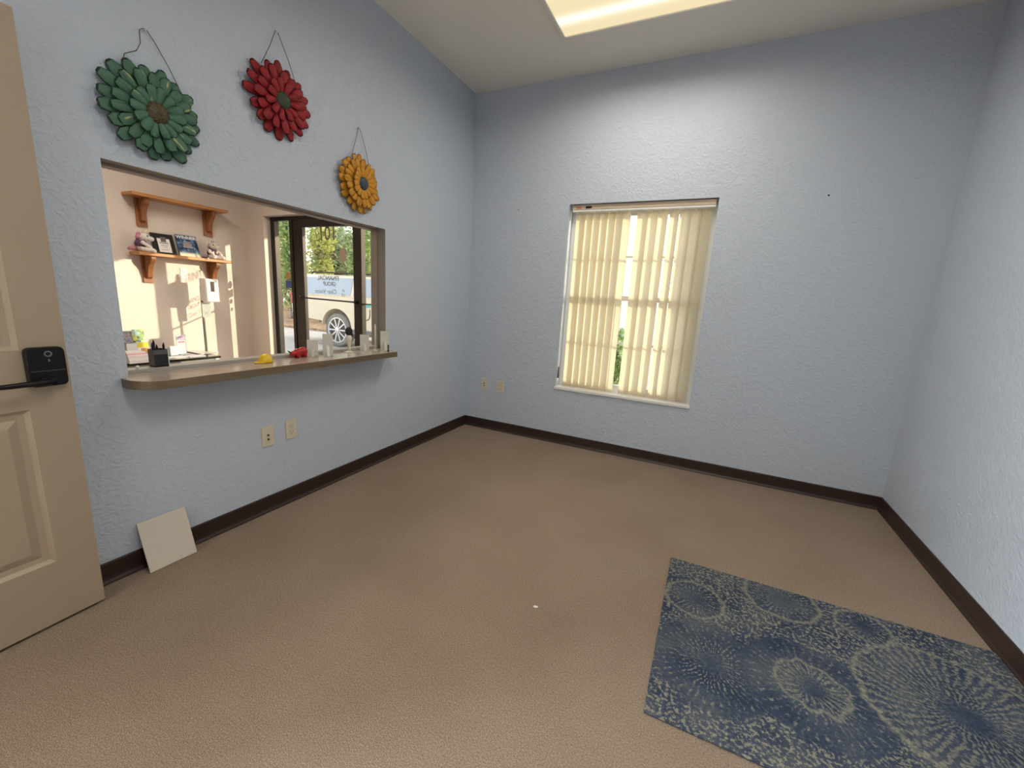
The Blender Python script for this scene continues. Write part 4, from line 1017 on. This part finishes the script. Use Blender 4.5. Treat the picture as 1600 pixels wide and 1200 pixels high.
    obj('tail_light', MB().box(-7.775, -7.60, ysd - 0.006, ysd + 0.14, 0.86, 1.15), pbr('red lamp', (0.62, 0.03, 0.04), 0.2), t, bevel=0.02)
    obj('reverse_light', MB().box(-7.70, -7.65, ysd - 0.012, ysd + 0.02, 1.00, 1.06), M_paper, t)
    obj('door_gap', MB().tube([(-5.06, ysd - 0.001, 0.86), (-5.06, ysd - 0.001, 0.72), (-5.09, ysd - 0.001, 0.64), (-5.16, ysd - 0.001, 0.605), (-5.27, ysd - 0.001, 0.598)], 0.013, 8), pbr('dark seam', (0.12, 0.11, 0.10), 0.7), t)
    obj('door_handle', MB().box(-5.00, -4.82, ysd - 0.02, ysd, 0.98, 1.01), trim, t, bevel=0.006)
    obj('side_emblem', MB().box(-5.24, -5.04, ysd - 0.006, ysd + 0.001, 0.90, 0.985), pbr('teal decal', (0.10, 0.50, 0.50), 0.5), t)
    obj('bumper', MB().box(-7.86, -7.60, ysd + 0.02, yfar - 0.02, 0.52, 0.66), trim, t, bevel=0.03)
suv()

# trees and shrubs
def leaf_mat(name, c0, c1, c2):
    m, nt, out = _m(name)
    b = node(nt, 'ShaderNodeBsdfPrincipled', Roughness=0.6)
    geo = nt.nodes.new('ShaderNodeNewGeometry')
    col = ramp(nt, geo.outputs['Random Per Island'], [(0.1, c0), (0.5, c1), (0.9, c2)])
    nt.links.new(col, b.inputs['Base Color'])
    tr = nt.nodes.new('ShaderNodeBsdfTranslucent'); nt.links.new(col, tr.inputs[0])
    mx = nt.nodes.new('ShaderNodeMixShader'); mx.inputs[0].default_value = 0.5
    nt.links.new(b.outputs[0], mx.inputs[1]); nt.links.new(tr.outputs[0], mx.inputs[2]); nt.links.new(mx.outputs[0], out.inputs[0]); return m
L_yel = leaf_mat('yellow green leaves', (0.36, 0.44, 0.12), (0.64, 0.68, 0.22), (0.80, 0.78, 0.36))
L_grn = leaf_mat('green leaves', (0.15, 0.27, 0.09), (0.36, 0.50, 0.18), (0.56, 0.66, 0.29))
L_dark = leaf_mat('grey green leaves', (0.17, 0.25, 0.14), (0.36, 0.45, 0.26), (0.56, 0.60, 0.40))
M_bark = pbr('bark', (0.16, 0.11, 0.075), 0.9, bump=(20, 0.8, 0.02))
def tree(name, label, x, y, h, r, m, n, leaf, z0=0.0, trunk=True, rz=0.62):
    t = thing(name, label, 'tree' if trunk else 'shrub', (x, y, -0.06), group='plants outside the entrance')
    rnd = random.Random(int(x * 100 + y * 37))
    if trunk:
        pts = [(x, y, -0.06), (x + .05, y, h * 0.35), (x - .04, y + .03, h * 0.7)]
        g = MB().tube(pts, [0.11, 0.085, 0.03], 10)
        for k in range(5):
            a = k * 1.3; g.tube([(x, y, h * (0.3 + .07 * k)), (x + r * .5 * math.cos(a), y + r * .5 * math.sin(a), h * (0.48 + .07 * k))], [0.045, 0.012], 6)
        obj('trunk', g, M_bark, t)
    else:
        g = MB()
        for k in range(5): a = k * 1.26; g.tube([(x, y, -0.06), (x + r * .4 * math.cos(a), y + r * .4 * math.sin(a), h * .6)], [0.025, 0.008], 6)
        obj('stems', g, M_bark, t)
    g = MB(); cz = (h + z0) / 2; hz = (h - z0) / 2
    blobs = []
    for k in range(14):
        a = rnd.uniform(0, 2 * PI); q = rnd.uniform(0, 0.65)
        blobs.append((x + r * q * math.cos(a), y + r * q * math.sin(a), cz + hz * rnd.uniform(-0.62, 0.62), rnd.uniform(0.38, 0.62)))
    for k in range(n):
        bx, by, bz, bs = rnd.choice(blobs)
        d = Vector((rnd.gauss(0, 1), rnd.gauss(0, 1), rnd.gauss(0, 1))).normalized() * rnd.uniform(0.6, 1.0)
        c = Vector((bx + d.x * r * bs, by + d.y * r * bs, bz + d.z * hz * bs))
        if c.z < z0 - 0.04: continue
        e = Euler((rnd.uniform(-1, 1), rnd.uniform(-1, 1), rnd.uniform(0, 6.3))).to_matrix()
        s = leaf * rnd.uniform(0.7, 1.3)
        vs = [c + e @ Vector(q) * s for q in ((-1, 0, 0), (-0.3, 0.42, 0.08), (0.5, 0.36, 0.06), (1, 0, 0), (0.5, -0.36, 0.06), (-0.3, -0.42, 0.08))]
        g.add(vs, [(0, 1, 2, 3), (0, 3, 4, 5)])
    obj('foliage', g, m, t)
TREES = [
 ('tree', 'yellow green leafy tree beyond the SUV, behind the left part of the glass door', -12.30, 8.6, 4.6, 0.72, L_yel, 2600, 0.085, 0.2),
 ('tree', 'bright green tree beyond the SUV, behind the right part of the glass door', -10.42, 8.9, 4.8, 0.72, L_grn, 2600, 0.085, 0.3),
 ('tree', 'green tree seen through the left sidelight', -14.30, 8.8, 4.8, 0.78, L_grn, 2600, 0.085, 0.2),
 ('tree', 'grey green tree seen through the right sidelight', -8.55, 9.0, 4.8, 0.76, L_dark, 2600, 0.08, 0.4),
 ('tree', 'tall yellow green tree far behind, left', -20.4, 12.6, 5.4, 1.45, L_yel, 2600, 0.14, 0.2),
 ('tree', 'tall grey green tree far behind the middle of the glass door', -16.3, 12.6, 4.6, 1.45, L_dark, 2800, 0.14, 0.2),
 ('tree', 'tall yellow green tree far behind the right part of the glass door', -12.4, 12.9, 5.6, 1.45, L_yel, 2800, 0.14, 0.2),
 ('tree', 'green tree far right behind the right sidelight', -8.4, 12.9, 5.6, 1.40, L_grn, 2600, 0.14, 0.2),
 ('tree', 'green tree in the farthest row, behind the left sidelight', -21.6, 17.2, 6.6, 1.6, L_grn, 2400, 0.17, 0.2),
 ('tree', 'pale green tree in the farthest row, behind the left half of the glass door', -17.3, 17.4, 5.6, 1.6, L_dark, 2400, 0.17, 0.2),
 ('tree', 'yellow green tree in the farthest row, behind the right half of the glass door', -13.0, 17.6, 6.6, 1.6, L_yel, 2400, 0.17, 0.2),
]
for a in TREES: tree(*a)
tree('shrub', 'low green shrub outside the blinds window', 0.75, 3.4, 1.0, 0.62, L_grn, 1500, 0.055, 0.0, False)
tree('shrub', 'low yellow green shrub outside the blinds window, right of the green one', 2.70, 3.6, 1.0, 0.62, L_yel, 1500, 0.055, 0.0, False)

# ------------------------------------------------------------------ sun, sky, camera
sd = Vector((-1.65, -1.0, -0.43)).normalized()
su = bpy.data.lights.new('sun', 'SUN'); su.energy = 4.1; su.color = (1.0, 0.87, 0.60); su.angle = rad(0.6)
so = bpy.data.objects.new('sun', su); C.objects.link(so); so.rotation_euler = sd.to_track_quat('-Z', 'Y').to_euler(); so.location = (8, 9, 6)
wd = bpy.data.worlds.new('sky'); bpy.context.scene.world = wd; wd.use_nodes = True
nt = wd.node_tree; nt.nodes.clear()
sky = nt.nodes.new('ShaderNodeTexSky'); sky.sky_type = 'NISHITA'; sky.sun_disc = False
sky.sun_elevation = rad(28); sky.sun_rotation = math.atan2(-sd.x, -sd.y); sky.air_density = 1.0; sky.dust_density = 2.0
bg = nt.nodes.new('ShaderNodeBackground'); bg.inputs[1].default_value = 0.5
ou = nt.nodes.new('ShaderNodeOutputWorld'); mxw = nt.nodes.new('ShaderNodeMix'); mxw.data_type = 'RGBA'; mxw.inputs[0].default_value = 0.6      # thin bright haze over the blue
mxw.inputs[7].default_value = (4.0, 3.9, 3.7, 1); nt.links.new(sky.outputs[0], mxw.inputs[6]); nt.links.new(mxw.outputs[2], bg.inputs[0]); nt.links.new(bg.outputs[0], ou.inputs[0])

cam = bpy.data.cameras.new('camera'); cam.sensor_fit = 'HORIZONTAL'; cam.sensor_width = 36.0; cam.lens = 645.53 / 1600 * 36.0; cam.clip_start = 0.02; cam.clip_end = 200
co = bpy.data.objects.new('camera', cam); C.objects.link(co)
co.location = (2.14170, -3.47356, 1.26195); co.rotation_euler = (rad(78.5531), rad(-3.26145), rad(25.82752))
sc = bpy.context.scene; sc.camera = co
sc.view_settings.view_transform = 'Standard'; sc.view_settings.look = 'None'; sc.view_settings.exposure = 0.0; sc.view_settings.gamma = 1.0; sc.view_settings.use_curve_mapping = False
sc.cycles.use_denoising = True
